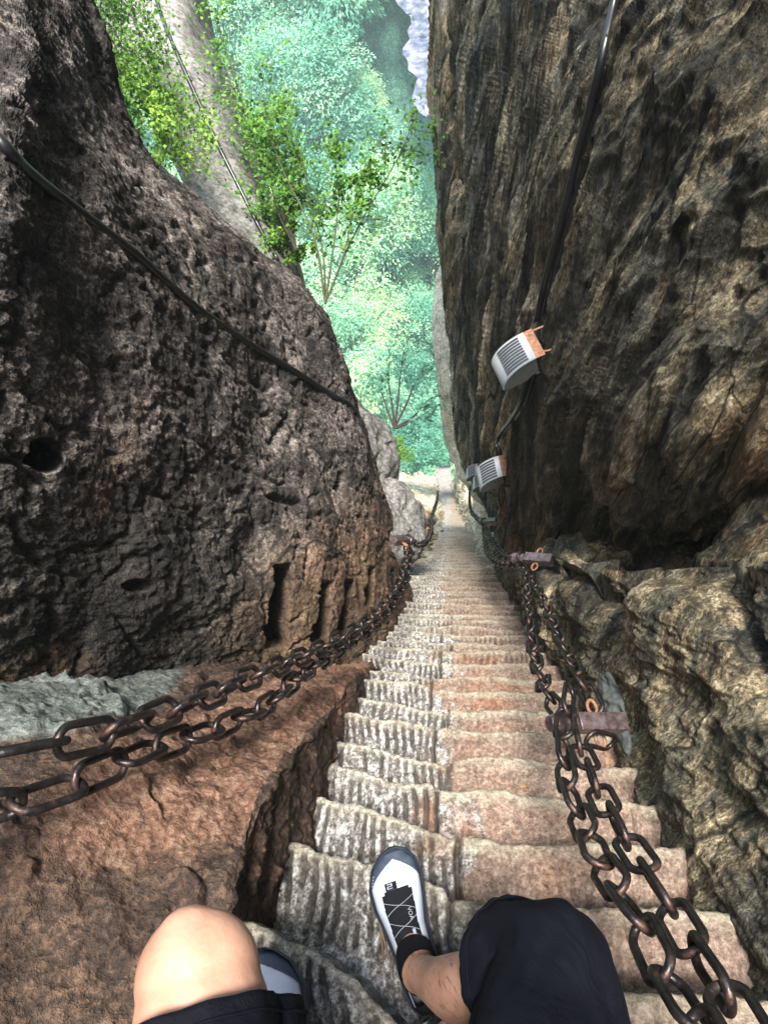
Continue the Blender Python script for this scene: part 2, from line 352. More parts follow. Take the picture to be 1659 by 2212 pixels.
# phase: a nose falls on the picture row 1965 at column 1200
r_ = R @ pray(1200, 1965); k_ = -H/(r_[2]+TAN*r_[1]); S0 = (r_*k_)[1]/CO
KN = 4; KFAR = 150
def stair_z(x, y):
    """height of the nose line at y"""
    s = np.interp(y, Yc, ss); return np.interp(s, ss, Zc)
def tread_prof(s0, s1, m):
    y0, z0, _, _ = sp(s0); y1, z1, _, _ = sp(s1)
    return y0, z0, y1, z1
stair = empty('stone_staircase', 'steep worn stone staircase with chiselled grooves running down the cleft', 'staircase', (0, 0, 0))
def seam(s): return -.03 + .035*np.sin(s*2.1+.4) + .02*np.sin(s*5.3)
def step_grid(k, nx, nt, nr):
    """k-th step: from the foot of the riser above, over the tread and nose, down its own riser"""
    xl, xr = -.47, .70
    if k > 40: xr = .66
    x = np.linspace(xl, xr, nx)
    def nose(kk):
        s = S0 + kk*L; y, z, xs, an = sp(s)
        rr = np.random.default_rng(1000+kk); a1, a2, a3 = rr.normal(size=3)
        q = np.stack([x*3.1, np.full(nx, kk*7.7), np.zeros(nx)], -1)
        wob = pn(q)*.024 + pn(q*3)*.010 + pn(q*11)*.006 + pn(q*30)*.003
        left = sst(.015, -.015, x-seam(s)-.03*np.sin(kk*2.7))
        near = float(np.clip((11-kk)/5, 0, 1))
        dl = left*near*(.085*np.clip((seam(s)-x)/.35, 0, 1.2)**.9 + .008*a3)  # left blocks fan forward
        offs = wob + .006*a1 + dl
        h = .016*a2*.6 - left*near*.02 + pn(q*1.7+5)*.010
        if kk == -1: offs = offs - .07*np.exp(-((x+.05)/.10)**2)
        return y+offs, z+h-dl*1.5, xs, left
    y0, z0, xs0, lf0 = nose(k); yp, zp, _, _ = nose(k-1); yn, zn, xs1, _ = nose(k+1)
    rise_prev = zp - z0
    # tread from back (under previous nose) to nose
    t = np.linspace(0, 1, nt)[:, None]
    yb = yp + .006; yb = yb[None]; 
    depth = y0[None]-yb
    ty = yb + t*depth
    worn = -.012*(np.clip(t, 0, 1)**3) + .010*(1-t)**6
    tz = z0[None] + .012*(1-t)*.6 + worn
    # rounded nose
    a_ = np.linspace(.18, 1, 5)[:, None]*math.pi/2; rn = .015
    ny = y0[None] + rn*np.sin(a_)*.9; nz = z0[None]-.012 - rn*(1-np.cos(a_))
    ry0 = ny[-1:]; rz0 = nz[-1:]
    u = np.linspace(0, 1, nr+1)[1:, None]
    ry = ry0 + (y0[None]+.006-ry0)*np.minimum(1, u*1.6); rz = rz0 + (zn[None]-.07-rz0)*u
    Y = np.concatenate([ty, ny, ry]); Z = np.concatenate([tz, nz, rz])
    n = len(Y); X = np.repeat(x[None], n, 0) + np.interp(Y, Yc, Xc)
    G = np.stack([X, Y, Z], -1)
    edge = np.concatenate([sst(.72, 1., t)*.8+0*x[None], np.ones((5, nx)), .4*(1-u)+0*x[None]])
    # grooves cut front to back
    tt = np.concatenate([t, np.full((5, 1), 1.02), 1.05+u])
    lw = sst(-.02, .02, (seam(S0+k*L)+.03*np.sin(k*2.7)-x))[None]
    if k > 8: lw = lw*.35 + np.clip(.45+1.5*pn(np.stack([X*1.6, Y*0+k*1.9, X*0], -1)), 0, 1)*.65
    wig = pn(np.stack([X*4, Y*5, np.full_like(X, k*3.3)], -1))*1.0 + pn(np.stack([X*17, Y*12, np.full_like(X, k*1.3)], -1))*.3 + .25*(Y-y0[None])*4
    ph = X/.030 + wig + k*.37
    sh = np.abs(((ph) % 1)-.5)*2                       # 0 at groove centre
    gmask = 1-sst(.18, .62, sh)
    strength = (lw*1.0 + (1-lw)*.30*np.clip(.5+1.6*pn(np.stack([X*2.2, Y*2.2, np.full_like(X, 9.)], -1)), 0, 1.3))
    brk = np.clip(.92+1.4*pn(np.stack([X*13, Y*11, Z*11], -1))+.8*pn(np.stack([X*40, Y*25, Z*25], -1)), 0, 1.15)
    win = sst(.02, .16, tt)*(1-sst(.93, 1.03, tt)) + .55*sst(1.03, 1.1, tt)
    g = gmask*strength*win*brk
    rough = fbm(G, 30, 3)*.004 + fbm(G, 9, 2)*.006
    # seam crack
    ck = np.exp(-((x[None]-seam(S0+k*L)-.03*np.sin(k*2.7)-.012*pn(np.stack([Y*12, Y*0+k, X*0], -1)))/.007)**2)*(1 if k < 12 else .3)
    off = rough - .017*g - ck*.026
    up = np.concatenate([np.ones((nt, nx)), np.cos(a_)*np.ones((5, nx)), np.zeros((nr, nx))])
    G[..., 2] += off*up; G[..., 1] += off*(1-up)
    return G, edge, np.clip(g+ck, 0, 1)
for k in range(-6, 96):
    nx, ntd, nr = (300, 22, 10) if k < 12 else ((170, 12, 6) if k < 30 else (70, 7, 4))
    G, e_, g_ = step_grid(k, nx, ntd, nr)
    fe = gridf(*G.shape[:2])[:, ::-1]
    mesh('step', G.reshape(-1, 3), fe, M['step'], stair, attrs={'edge': e_, 'groove': g_})
V, Fc, E_, G_, o = [], [], [], [], 0
for k in range(96, 200):
    G, e_, g_ = step_grid(k, 40, 5, 3)
    V.append(G.reshape(-1, 3)); Fc.append(gridf(*G.shape[:2], off=o)[:, ::-1]); o += G.shape[0]*G.shape[1]; E_.append(e_.ravel()); G_.append(g_.ravel())
lo = mesh('step', np.concatenate(V), np.concatenate(Fc), M['step'], stair, attrs={'edge': np.concatenate(E_), 'groove': np.concatenate(G_)})
lo['kind'] = 'stuff'

# ------------------------------------------------------------------ rock masses
def bvh_of(g, st=2):
    g = g[::st, ::st]; return BVHTree.FromPolygons(g.reshape(-1, 3).tolist(), gridf(*g.shape[:2]).tolist())
def hit(b, px, py, back=0.0, fallback=2.0):
    r = un(R @ pray(px, py)); h = b.ray_cast(Vector((0, 0, 0)), Vector(r))
    d = h[3] if h[0] is not None else fallback
    return r*(d-back)
def rock(name, ctrl, nu, nv, dispf, mat, label, cat='rock', group=None, flip=False, attrs=None, thick=None):
    g = patch(ctrl, nu, nv); n = normals(g)
    if flip: n = -n
    d = dispf(g, n); g2 = g + (d if d.ndim == 3 else n*d[..., None])
    f = gridf(nu, nv)
    if not flip: f = f[:, ::-1]
    o = mesh(name, g2.reshape(-1, 3), f, mat, attrs=attrs(g2) if attrs else None)
    tag(o, label, cat, group); return o, g2, bvh_of(g2)
# --- left boulder
C = [
 [(-900,-700,1.2),(-250,-600,1.6),(-150,-550,1.8),(-80,-520,2.1),(-30,-500,2.3),(-10,-500,2.6),(-80,-480,4.5)],
 [(-700,0,1.15),(0,0,1.7),(80,0,1.95),(140,0,2.25),(182,0,2.55),(203,0,2.9),(120,0,5.0)],
 [(-700,330,1.1),(0,330,1.5),(100,330,1.75),(200,330,2.1),(275,330,2.6),(322,340,3.2),(230,340,5.2)],
 [(-700,620,1.1),(0,620,1.5),(200,620,1.9),(385,630,2.5),(560,640,3.4),(662,650,4.2),(590,650,6.2)],
 [(-700,900,1.15),(0,900,1.55),(250,880,2.0),(480,880,2.7),(655,870,3.7),(762,870,4.6),(700,870,6.6)],
 [(-700,1150,1.15),(0,1150,1.6),(270,1130,2.1),(520,1120,2.8),(715,1110,3.75),(832,1100,5.2),(800,1100,7.2)],
 [(-700,1350,1.15),(0,1330,1.68),(300,1300,2.2),(550,1300,2.85),(740,1300,3.65),(886,1290,6.0),(885,1275,7.8)],
 [(-700,1600,1.2),(0,1500,1.8),(320,1460,2.4),(590,1440,3.1),(745,1440,3.6),(886,1340,5.9),(885,1320,7.8)],
 [(-700,1900,1.3),(0,1700,2.0),(320,1620,2.7),(600,1560,3.5),(760,1530,3.9),(890,1420,5.6),(890,1380,7.6)],
]
C = [[P(*q) for q in r] for r in C]
def extend(C, ups, back):
    C = [[np.array(q) for q in r] for r in C]
    for u in ups: C.insert(0, [q+np.array(u) for q in C[0]])
    return [[r[0]+np.array(back)]+r for r in C]
C = extend(C, [(-.25, -.15, 1.1), (-.5, -.3, 1.6)], (-.15, -2.6, 2.6))
SLOTS = [((606,1228),(598,1400),20,.36),((696,1262),(690,1390),15,.40),((750,1258),(744,1365),12,.40),((798,1232),(796,1305),9,.40)]
def disp_boulder(g, n):
    q = stretch(g, (.2, .5, -.9), 1.6)
    d = fbm(g, 1.1, 3)*.10 + fbm(q, 5, 4, .55)*.032 + fbm(q, 34, 4, .7)*.018
    d += -np.clip(fbm(q, 7, 3, .55, True)-.45, 0, 1)*.05
    d1, d2, _ = worley(q*26); d += (np.minimum(d1, .6)-.4)*.007
    px, py, z = proj(g); vw = g/np.linalg.norm(g, axis=-1, keepdims=True)*.85-n*.35; SV = 0*g
    wob = pn(np.stack([px*.02, py*.02, px*0], -1))*5
    for (x0, y0), (x1, y1), hw, dep in SLOTS:
        t = np.clip((py-y0)/(y1-y0), 0, 1); cx = x0+(x1-x0)*t; w_ = hw*(.75+.35*t)
        m = (1-sst(w_*.9, w_*1.1, np.abs(px-cx+wob*.4)))*sst(y0-8, y0+8, py+wob)*(1-sst(y1-10, y1+4, py+wob))
        SV = SV + (m*dep*1.6)[..., None]*vw
    def pit(cx, cy, rx, ry, dep, sharp=.25):
        rr = np.sqrt(((px-cx+wob)/rx)**2+((py-cy+wob*.6)/ry)**2); return -(1-sst(1-sharp, 1+sharp, rr))*dep
    SV = SV - pit(116, 985, 29, 33, .3)[..., None]*vw
    d = d + pit(550, 1195, 45, 60, .035, .5) + pit(292, 1265, 26, 14, .05) + pit(850, 1180, 8, 30, .03) + pit(735, 1045, 9, 26, .06)
    # long cracks
    for pts, dep, wd in (([(520,955),(560,1010),(580,1070),(640,1090)],.05,7),([(0,1000),(60,1000),(120,1050)],.04,7),([(620,1100),(660,1180),(650,1250)],.03,4),([(850,1150),(870,1230),(880,1300)],.04,4),([(560,800),(640,880),(600,960)],.03,5)):
        dm = np.full(px.shape, 1e9)
        for (xa, ya), (xb, yb) in zip(pts[:-1], pts[1:]):
            vx, vy = xb-xa, yb-ya; t = np.clip(((px-xa)*vx+(py-ya)*vy)/(vx*vx+vy*vy), 0, 1)
            dm = np.minimum(dm, np.hypot(px-xa-t*vx+wob, py-ya-t*vy+wob*.7))
        d = d - np.exp(-(dm/wd)**2)*dep
    return n*d[..., None]+SV
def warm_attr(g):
    px, py, z = proj(g); return {'warm': sst(900, 1400, py+.55*(px-700))*sst(250, 700, px), 'shade_tint': sst(500, 1300, py-.5*px)*.9}  # warm brown towards the lower right, painted shade towards the lower left
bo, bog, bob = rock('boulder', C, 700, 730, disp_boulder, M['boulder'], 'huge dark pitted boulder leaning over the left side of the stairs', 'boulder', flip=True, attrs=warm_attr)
# --- left ledge
def fz(q): return P(*q)
E = [PX(*q, -.40) for q in ((806,1448),(765,1492),(700,1548),(585,1680),(530,1800),(482,1950),(445,2230),(400,2750))]
A = [[(760,1420,4.1),(768,1432,3.8),(778,1438,3.65),(792,1443,3.6)],
     [(600,1400,3.6),(650,1440,3.15),(700,1460,2.95),(742,1476,2.85)],
     [(420,1400,3.1),(480,1450,2.6),(560,1488,2.38),(640,1525,2.3)],
     [(150,1400,2.6),(230,1470,2.05),(350,1530,1.85),(490,1620,1.75)],
     [(-100,1420,2.1),(30,1500,1.68),(180,1590,1.5),(390,1715,1.47)],
     [(-450,1500,1.7),(-250,1600,1.4),(0,1760,1.24),(270,1900,1.27)],
     [(-900,1700,1.3),(-600,1900,1.1),(-250,2100,1.03),(120,2230,1.08)],
     [(-1300,2200,1.1),(-1000,2500,.92),(-500,2750,.88),(20,2800,.9)]]
C = []
for r, e in zip(A, E):
    row = [P(*q) for q in r] + [e, e+np.array([.005, .0, -.05]), e+np.array([.02, 0, -.35]), e+np.array([.03, 0, -.9])]
    C.append(row)
C += [[q+np.array([-.05*j, -1.6*j, 2.3*j]) for q in C[-1]] for j in (1, 2)]
def disp_ledge(g, n):
    d = fbm(g, 1.8, 3)*.05 + fbm(g, 8, 4, .6)*.028 + fbm(stretch(g, (0, .5, -.8), 2), 34, 3, .65)*.014
    d -= np.clip(fbm(g+3, 3.2, 3, .5, True)-.62, 0, 1)*.09
    d1, d2, _ = worley(stretch(g, (0, .5, -.8), 1.8)*18, 3); d += (np.minimum(d1, .6)-.4)*.010
    return d
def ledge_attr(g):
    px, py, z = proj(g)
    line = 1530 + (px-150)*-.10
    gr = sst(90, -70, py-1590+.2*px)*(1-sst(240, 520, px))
    ru = sst(2000, 1650, py)*.85*sst(-.85, -.5, g[..., 0]) + .05  # rust stain, strongest along the edge to paint that strip as lit
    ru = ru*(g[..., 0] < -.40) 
    return {'rust': ru, 'grey': gr}  # rust: stain plus the edge strip painted as lit
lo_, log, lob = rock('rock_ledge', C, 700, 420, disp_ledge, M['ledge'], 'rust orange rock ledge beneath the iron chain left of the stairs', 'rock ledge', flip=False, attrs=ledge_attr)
# --- right cliff (upper)
C = [
 [(2500,-900,1.5),(1850,-700,1.9),(1500,-600,2.4),(1330,-520,2.9),(1150,-450,4.2),(1010,-420,5.6),(925,-400,6.6),(1000,-400,11)],
 [(2500,0,1.3),(1700,0,1.75),(1450,0,2.15),(1290,0,2.7),(1140,0,3.8),(1010,0,5.4),(940,0,7.0),(1000,0,12)],
 [(2500,350,1.3),(1700,350,1.75),(1430,350,2.15),(1245,350,2.85),(1120,350,4.0),(1010,350,5.9),(958,350,7.8),(1010,350,13)],
 [(2500,700,1.35),(1700,700,1.8),(1400,700,2.3),(1190,700,3.45),(1095,700,4.7),(1020,700,6.6),(984,700,8.8),(1030,700,14)],
 [(2500,950,1.4),(1700,950,1.95),(1380,950,2.5),(1170,950,3.9),(1088,950,5.4),(1042,950,7.3),(1010,960,10),(1050,950,15)],
 [(2500,1120,1.8),(1700,1120,2.45),(1370,1130,3.25),(1160,1120,4.6),(1105,1120,6.0),(1082,1100,7.8),(1058,1080,10),(1090,1090,15)],
 [(2500,1230,2.3),(1700,1210,3.0),(1370,1230,3.8),(1160,1210,5.2),(1105,1200,6.4),(1088,1170,8.2),(1070,1150,10),(1100,1150,15)],
 [(2500,1500,2.4),(1700,1400,3.2),(1380,1330,4.0),(1200,1300,5.3),(1110,1280,6.4),(1075,1220,8.2),(1058,1190,10),(1090,1190,15)],
]
C = [[P(*q) for q in r] for r in C]
C = extend(C, [(-.32, -.1, 1.5), (-.30, -.3, 3.0)], (.1, -2.6, 2.6))  # unseen upper rows lean left, shaped to shade the wall below
def disp_cliff(g, n):
    q = stretch(g, (0.05, .10, -1), 14); q2 = stretch(g, (0, .35, -.9), 3)
    rib = fbm(q, 3.6, 4, .5, True)*.12
    d = fbm(g, .8, 2)*.10 + rib + fbm(q, 14, 3, .6)*.024 + fbm(q2, 34, 3, .7)*.010
    px, py, z = proj(g)
    # deep vertical joint near the outer edge and one behind the cable
    d -= np.exp(-((px-(975+.055*py+6*pn(np.stack([py*.01, py*0, py*0], -1))))/9)**2)*.5*sst(600, 420, py)
    d1, d2, _ = worley(stretch(g, (0, .1, -1), 4)*13, 7); d += (np.minimum(d1, .6)-.4)*.009*sst(7.5, 3.5, z)
    return d
cl, clg, clb = rock('cliff', C, 730, 700, disp_cliff, M['cliff'], 'tall overhanging cliff with vertical ribs towering over the right side of the stairs', 'cliff', flip=False, attrs=lambda g: {'warm': sst(4.2, 8.5, g[..., 1])*.75, 'shade_tint': sst(3.6, 2.2, g[..., 1])})  # golden far edge paints sunlight into the colour; near part painted darker as shade
# --- right lower rock
B = [(1072,1215),(1086,1250),(1132,1342),(1195,1450),(1262,1560),(1372,1700),(1482,1860),(1590,2010),(1720,2230),(1950,2650)]
T = [[(1075,1195,8.0),(1085,1188,9)],[(1105,1200,6.2),(1100,1190,7)],[(1145,1235,4.5),(1150,1195,5.2)],[(1205,1215,3.4),(1230,1180,4.2)],[(1330,1235,2.7),(1350,1180,3.5)],
     [(1480,1215,2.2),(1500,1150,2.9)],[(1640,1215,1.85),(1650,1130,2.6)],[(1850,1230,1.6),(1800,1120,2.4)],[(2150,1300,1.35),(2100,1150,2.2)],[(2700,1500,1.1),(2700,1300,2.0)]]
C = []
for b, (t, u) in zip(B, T):
    base = PX(*b, .60); top = P(*t); back = P(*u)
    m1 = base*.7+top*.3 + np.array([.0, 0, 0]); m2 = base*.35+top*.65 + np.array([-.02, 0, .02]); m3 = base*.1+top*.9+np.array([-.01, 0, .04])
    C.append([base+np.array([.05, 0, -1.0]), base+np.array([.01, 0, -.15]), m1, m2, m3, top+np.array([.03, 0, .05]), back, back+np.array([.5, .1, .0])])
C += [[q+np.array([.05*j, -1.6*j, 2.3*j]) for q in C[-1]] for j in (1, 2)]
def disp_low(g, n):
    q = stretch(g, (0, CO, -SI), 3.5)
    hgt = g[..., 2]-stair_z(0, g[..., 1]) ; up = sst(.5, 1.1, hgt)
    d1, d2, ix = worley(stretch(g, (0, CO, -SI), 1.5)*2.3+4, 5)
    d = fbm(g, 1.6, 3)*.06 + (1-up*.5)*fbm(q, 6, 4, .6)*.05 + up*(.42-d1)*.34 - up*np.exp(-((d2-d1)/.10)**2)*.09 + fbm(q, 2.2, 3, .6, True)*.07
    d += fbm(q, 28, 3, .65)*.026
    d1, d2, _ = worley(q*15, 9); d += (np.minimum(d1, .6)-.4)*.018
    return d
lr, lrg, lrb = rock('rock_shelf', C, 770, 460, disp_low, M['lowrock'], 'lumpy ochre rock shelf under the dark overhang right of the stairs', 'rock shelf', flip=True)
# --- far banks beside the lower flight
def bank(name, side, s0, s1, x0, hfun, mat, label, seed, nu=260, nv=120, cat='rock'):
    C = []
    for i, s in enumerate(np.linspace(s0, s1, 12)):
        y, z, xs, an = sp(s); h = hfun(i/11); x = x0+xs
        C.append([(x-side*.02, y, z-1.0), (x+side*.0, y, z-.1), (x+side*.10, y, z+h*.45), (x+side*.2, y+.05, z+h*.85), (x+side*.5, y+.05, z+h), (x+side*1.4, y, z+h*1.1+.3), (x+side*3., y, z+h*1.2+.2)])
    def dp(g, n):
        d1, d2, ix = worley(g*1.1+seed, seed)
        return fbm(g+seed, .9, 3)*.22 + (.4-d1)*.30 - np.exp(-((d2-d1)/.08)**2)*.10 + fbm(stretch(g, (0, CO, -SI), 2.5), 6, 4, .6)*.07
    return rock(name, np.array(C), nu, nv, dp, mat, label, cat, flip=(side > 0))
bank('rock_bank', 1, 8.0, 46, .70, lambda t: 2.1+.6*math.sin(t*9), M['pale'], 'pale jagged rock bank right of the distant steps', 2)
bank('rock_bank', -1, 8.5, 46, -.50, lambda t: .9+.3*math.sin(t*11+1), M['pale'], 'pale fractured rock bank left of the distant steps', 4)
def blob_rock(name, c, rx, ry, rz, amp, mat, label, seed, rot=0, nu=150, nv=220, fr=1.2, cat='boulder', sq=1.0):
    """closed rock: displaced superellipsoid"""
    th = np.linspace(0.001, np.pi-.001, nu)[:, None]; ph = np.linspace(0, 2*np.pi, nv, endpoint=False)[None]
    def pw(v): return np.sign(v)*np.abs(v)**sq
    d = np.stack([pw(np.sin(th))*pw(np.cos(ph)), pw(np.sin(th))*pw(np.sin(ph)), pw(np.cos(th))*np.ones_like(ph)], -1)
    g = d*np.array([rx, ry, rz]); rm = np.array(Matrix.Rotation(rot, 3, 'Z')) if np.isscalar(rot) else np.array(rot); g = g@rm.T
    nn = d/np.linalg.norm(d, axis=-1, keepdims=True)@rm.T
    g = g + nn*(fbm(g+seed, fr, 4)*amp + fbm(g+seed, fr*6, 3)*amp*.15 - np.clip(fbm(g+seed, fr*1.5, 3, .5, True)-.6, 0, 1)*amp*.6)[..., None] + np.asarray(c)
    o = mesh(name, g.reshape(-1, 3), gridf(nu, nv, wrap=True), mat); tag(o, label, cat); return o, g
Rc = R  # orientation that lies across the view
def along(p, q, up=(0, 0, 1)):
    x = un(np.array(q)-np.array(p)); y = un(np.cross(up, x)); return np.stack([x, y, np.cross(x, y)], 1)
p0, p1 = P(775,1105,7.2), P(893,1160,7.6)
blob_rock('boulder', (p0+p1)/2+np.array([-.25, .1, -.1]), .66, .5, .46, .22, M['smooth'], 'smooth pale boulder tucked behind the dark boulder beside the lower steps', 11, along(p0, p1), cat='boulder', sq=.7)
p0, p1 = P(752,915,7.2), P(836,1050,8.2)
blob_rock('rock_slab', (p0+p1)/2+np.array([-.42, 0, 0]), 1.0, .5, .6, .22, M['smooth'], 'grey cracked slab wedged behind the dark boulder above the smooth boulder', 13, along(p0, p1), cat='rock slab', sq=.8)
# long smooth slab with the second cable
sl0 = [[(150,-500,6.5),(250,-500,6.8),(330,-500,7.2),(400,-500,8.5)],[(200,0,6),(300,0,6.2),(402,0,6.6),(450,0,8.5)],[(300,200,6),(400,200,6.2),(478,200,6.6),(500,200,8.5)],
       [(400,400,6),(480,400,6.2),(560,400,6.6),(580,400,8.5)],[(500,560,6),(560,560,6.2),(628,560,6.6),(645,560,8.5)],[(600,800,6.2),(640,800,6.4),(690,800,6.7),(700,800,8.5)]]
slo, slg, slb = rock('rock_slab', [[P(*q) for q in r] for r in sl0], 300, 140, lambda g, n: fbm(g, .8, 3)*.12+fbm(stretch(g, (0, .6, -.8), 4), 5, 4)*.03, M['smooth'], 'long smooth grey slab behind the leafy vines, with a cable down it', 'rock slab', flip=False)
# pale cliff spur behind the right cliff
p0, p1 = P(966,600,13), P(1000,1000,16)
blob_rock('rock_spur', (p0+p1)/2+np.array([.60, .0, 0]), 3.4, .9, 1.2, .35, M['pale'], 'sunlit pale rock spur showing behind the edge of the right cliff', 17, along(p0, p1), fr=.5, cat='rock', sq=.9)

# ------------------------------------------------------------------ hillside, waterfall cliff, forest
def hill_z(x, y):
    b = -60 + .78*np.maximum(y-34, 0) - .012*0*x
    b = np.where(y < 34, -60 + .5*(34-y)*0, b)
    q = np.stack([x*.045, y*.045, np.zeros_like(x)], -1)
    return b + 7*pn(q) + 3*pn(q*2.3+9) - 5*np.exp(-((x-4-.1*(y-60))/5)**2)
xs_ = np.linspace(-160, 160, 260); ys_ = np.linspace(14, 230, 200)
Xg, Yg = np.meshgrid(xs_, ys_); Zg = hill_z(Xg, Yg); Zg = np.where(Yg < 30, np.minimum(Zg, -48), Zg)
Gg = np.stack([Xg, Yg, Zg], -1)
hm = rock_mat('mossy_hillside_soil', (.03, .10, .075), (.09, .24, .17), (.2, .38, .25), grain=2.5, bump=.3)
tag(mesh('hillside', Gg.reshape(-1, 3), gridf(*Gg.shape[:2])[:, ::-1], hm), kind='structure')
# misty wet cliff at the head of the valley
a = NT('wet_pale_cliff'); v = a.map((0, 0, 0), (1, 1, 7)); nz = a.noise(v, .9, 6, .65, .3)
c = a.ramp(nz, [(.40, (.04, .05, .09)), (.5, (.11, .12, .17)), (.60, (.24, .24, .30))])
M['wet'] = a.done(c, .5, a.bump(nz, .4, .8), .5)
q0, q1 = P(842,-160,60), P(1010,-160,60); q2, q3 = P(902,250,52), P(985,240,52)
cg = patch([[q0+np.array([-1, 0, 10]), (q0+q1)/2+np.array([0, -2, 10]), q1+np.array([3, 0, 10])], [q0, (q0+q1)/2+np.array([0, -1, 0]), q1], [q2, (q2+q3)/2+np.array([0, -1, 0]), q3]], 90, 60)
cg[..., 1] += fbm(stretch(cg, (0, 0, 1), 5), .5, 4)*1.6; cg[..., 0] += fbm(cg, .35, 4)*1.6
cgb = cg + np.array([0, 6, -2]); V = np.concatenate([cg.reshape(-1, 3)]);
tag(mesh('wet_cliff', V, gridf(90, 60)[:, ::-1], M['wet']), 'pale misty wet cliff streaked white at the head of the wooded valley', 'cliff')

def leaves(c, d, ln, wd, tone, fold=.25, rs=None):
    """rhombic folded leaves at c pointing along d"""
    rs = rs or rng; n = len(c); d = d/(np.linalg.norm(d, axis=1, keepdims=True)+1e-9)
    s = np.cross(d, rs.normal(size=(n, 3))*.6+np.array([0, 0, 1])); s /= np.linalg.norm(s, axis=1, keepdims=True)+1e-9
    up = np.cross(s, d); ln = np.asarray(ln).reshape(-1, 1); wd = np.asarray(wd).reshape(-1, 1)
    v = np.stack([c, c+d*ln*.45+s*wd*.5-up*wd*fold*.5, c+d*ln, c+d*ln*.45-s*wd*.5-up*wd*fold*.5], 1)
    f = np.arange(n*4).reshape(n, 4)
    return v.reshape(-1, 3), f, np.repeat(tone, 4)
def crown(rs, h, w_, nl, n_leaf, ls, droop=.6):
    """far tree crown made of leafy sprays on many lobes"""
    C_, D_, T_ = [], [], []
    for i in range(nl):
        t = rs.uniform(0, 1)**.8; a_ = rs.uniform(0, 2*np.pi); rr = w_*.5*(1-t*.75)*rs.uniform(.35, 1)
        c = np.array([rr*np.cos(a_), rr*np.sin(a_), h*(.25+.72*t)]); s = w_*rs.uniform(.07, .26)*np.array([rs.uniform(.7, 1.4), rs.uniform(.7, 1.4), rs.uniform(.5, 1.1)])
        m = n_leaf//nl; d = rs.normal(size=(m, 3)); d /= np.linalg.norm(d, axis=1, keepdims=True)
        d[:, 2] = np.where(d[:, 2] < -.3, -d[:, 2]*.6, d[:, 2])
        rad = rs.uniform(.55, 1.08, (m, 1)); p = c+d*rad*s
        # sprays: gather into tufts
        p = p + .05*w_*pn(p*2.2/w_*6)[:, None]*d
        C_.append(p); D_.append(d*.5+np.array([0, 0, -droop])+rs.normal(size=(m, 3))*.6+np.array([c[0], c[1], 0])/w_)
        T_.append(np.clip(.5+rs.normal(size=m)*.14+.6*(rs.uniform()-.5), 0, 1))
    C_ = np.concatenate(C_); n = len(C_)
    return leaves(C_, np.concatenate(D_), rs.uniform(.7, 1.3, n)*ls, rs.uniform(.35, .6, n)*ls, np.concatenate(T_), rs=rs)
KINDS = [('broadleaf_tree', 7.5, 8, 44, 17000, .25, .4), ('drooping_tree', 9, 6.5, 40, 17000, .30, 1.0), ('bushy_tree', 5.5, 7, 36, 15000, .24, .3), ('round_tree', 6.5, 6.5, 38, 15000, .24, .5)]
protos = []
for i, (nm, h, w_, nl, n_, ls, dr) in enumerate(KINDS):
    rs = np.random.default_rng(50+i)
    v, f, t = crown(rs, h, w_, nl, n_, ls, dr)
    root = empty(nm, '', 'tree'); c = mesh('crown', v, f, M['far'], root, smooth=False, attrs={'tone': t})
    limbs = [tube([(0, 0, -1.0), (.1, .05, h*.3), (-.1, .1, h*.75)], [.22, .17, .05], 7, n=8)]
    for j in range(6):
        a_ = j*1.1; z0 = h*(.25+.07*j); limbs.append(tube([(0, 0, z0), (math.cos(a_)*w_*.2, math.sin(a_)*w_*.2, z0+h*.12), (math.cos(a_)*w_*.36, math.sin(a_)*w_*.36, z0+h*.2)], [.1, .06, .02], 5))
    v, f = merge(limbs); tk = mesh('trunk', v, f, M['bark'], root)
    protos.append((root, [c, tk]))
used = [False]*len(protos)
pts = []
rs = np.random.default_rng(21)
cand = []
for y in np.arange(36, 92, 3.3):
    for x in np.arange(-50, 26, 3.9):
        xx, yy = x+rs.uniform(-1.6, 1.6), y+rs.uniform(-1.5, 1.5); zz = float(hill_z(np.array(xx), np.array(yy)))
        px, py, z = proj(np.array([xx, yy, zz+4]))
        if 180 < px < 1040 and -260 < py < 1110:
            if 865 < px < 960 and py < 330 and yy > 50: continue
            if 885 < px < 960 and py < 300 and yy > 44: continue
            cand.append((xx, yy, zz, px, py, y*10))
hues = {0: 'spreading pale green tree', 1: 'tall drooping tree', 2: 'low bushy tree', 3: 'round dense tree'}
ORD = ['first', 'second', 'third', 'fourth', 'fifth', 'sixth', 'seventh', 'eighth', 'ninth', 'tenth', 'eleventh', 'twelfth', 'thirteenth', 'fourteenth', 'fifteenth', 'sixteenth', 'seventeenth', 'eighteenth', 'nineteenth', 'twentieth']
rows_ = sorted({round(c[5]) for c in cand}, reverse=True); names = {}
for ri, rw in enumerate(rows_):
    for ci, c in enumerate(sorted([c for c in cand if round(c[5]) == rw], key=lambda c: c[3])): names[c] = f'{ORD[min(ci, 19)]} from left in the {ORD[min(ri, 19)]} row down the wooded slope'
for i, cd_ in enumerate(cand):
    xx, yy, zz, px, py, _ = cd_
    k = int(rs.integers(0, 4)); root, ch = protos[k]
    if not used[k]: o = root; used[k] = True
    else:
        o = root.copy(); link(o)
        for c in ch: d = c.copy(); link(d, o)
    o.location = (xx, yy, zz-.6); o.rotation_euler = (rs.normal()*.06, rs.normal()*.06, rs.uniform(0, 6.28)); s = rs.uniform(.6, 1.35); o.scale = (s, s, s*rs.uniform(.9, 1.15))
    tag(o, f'{hues[k]}, {names[cd_]}', 'tree', 'trees on the far wooded slope')

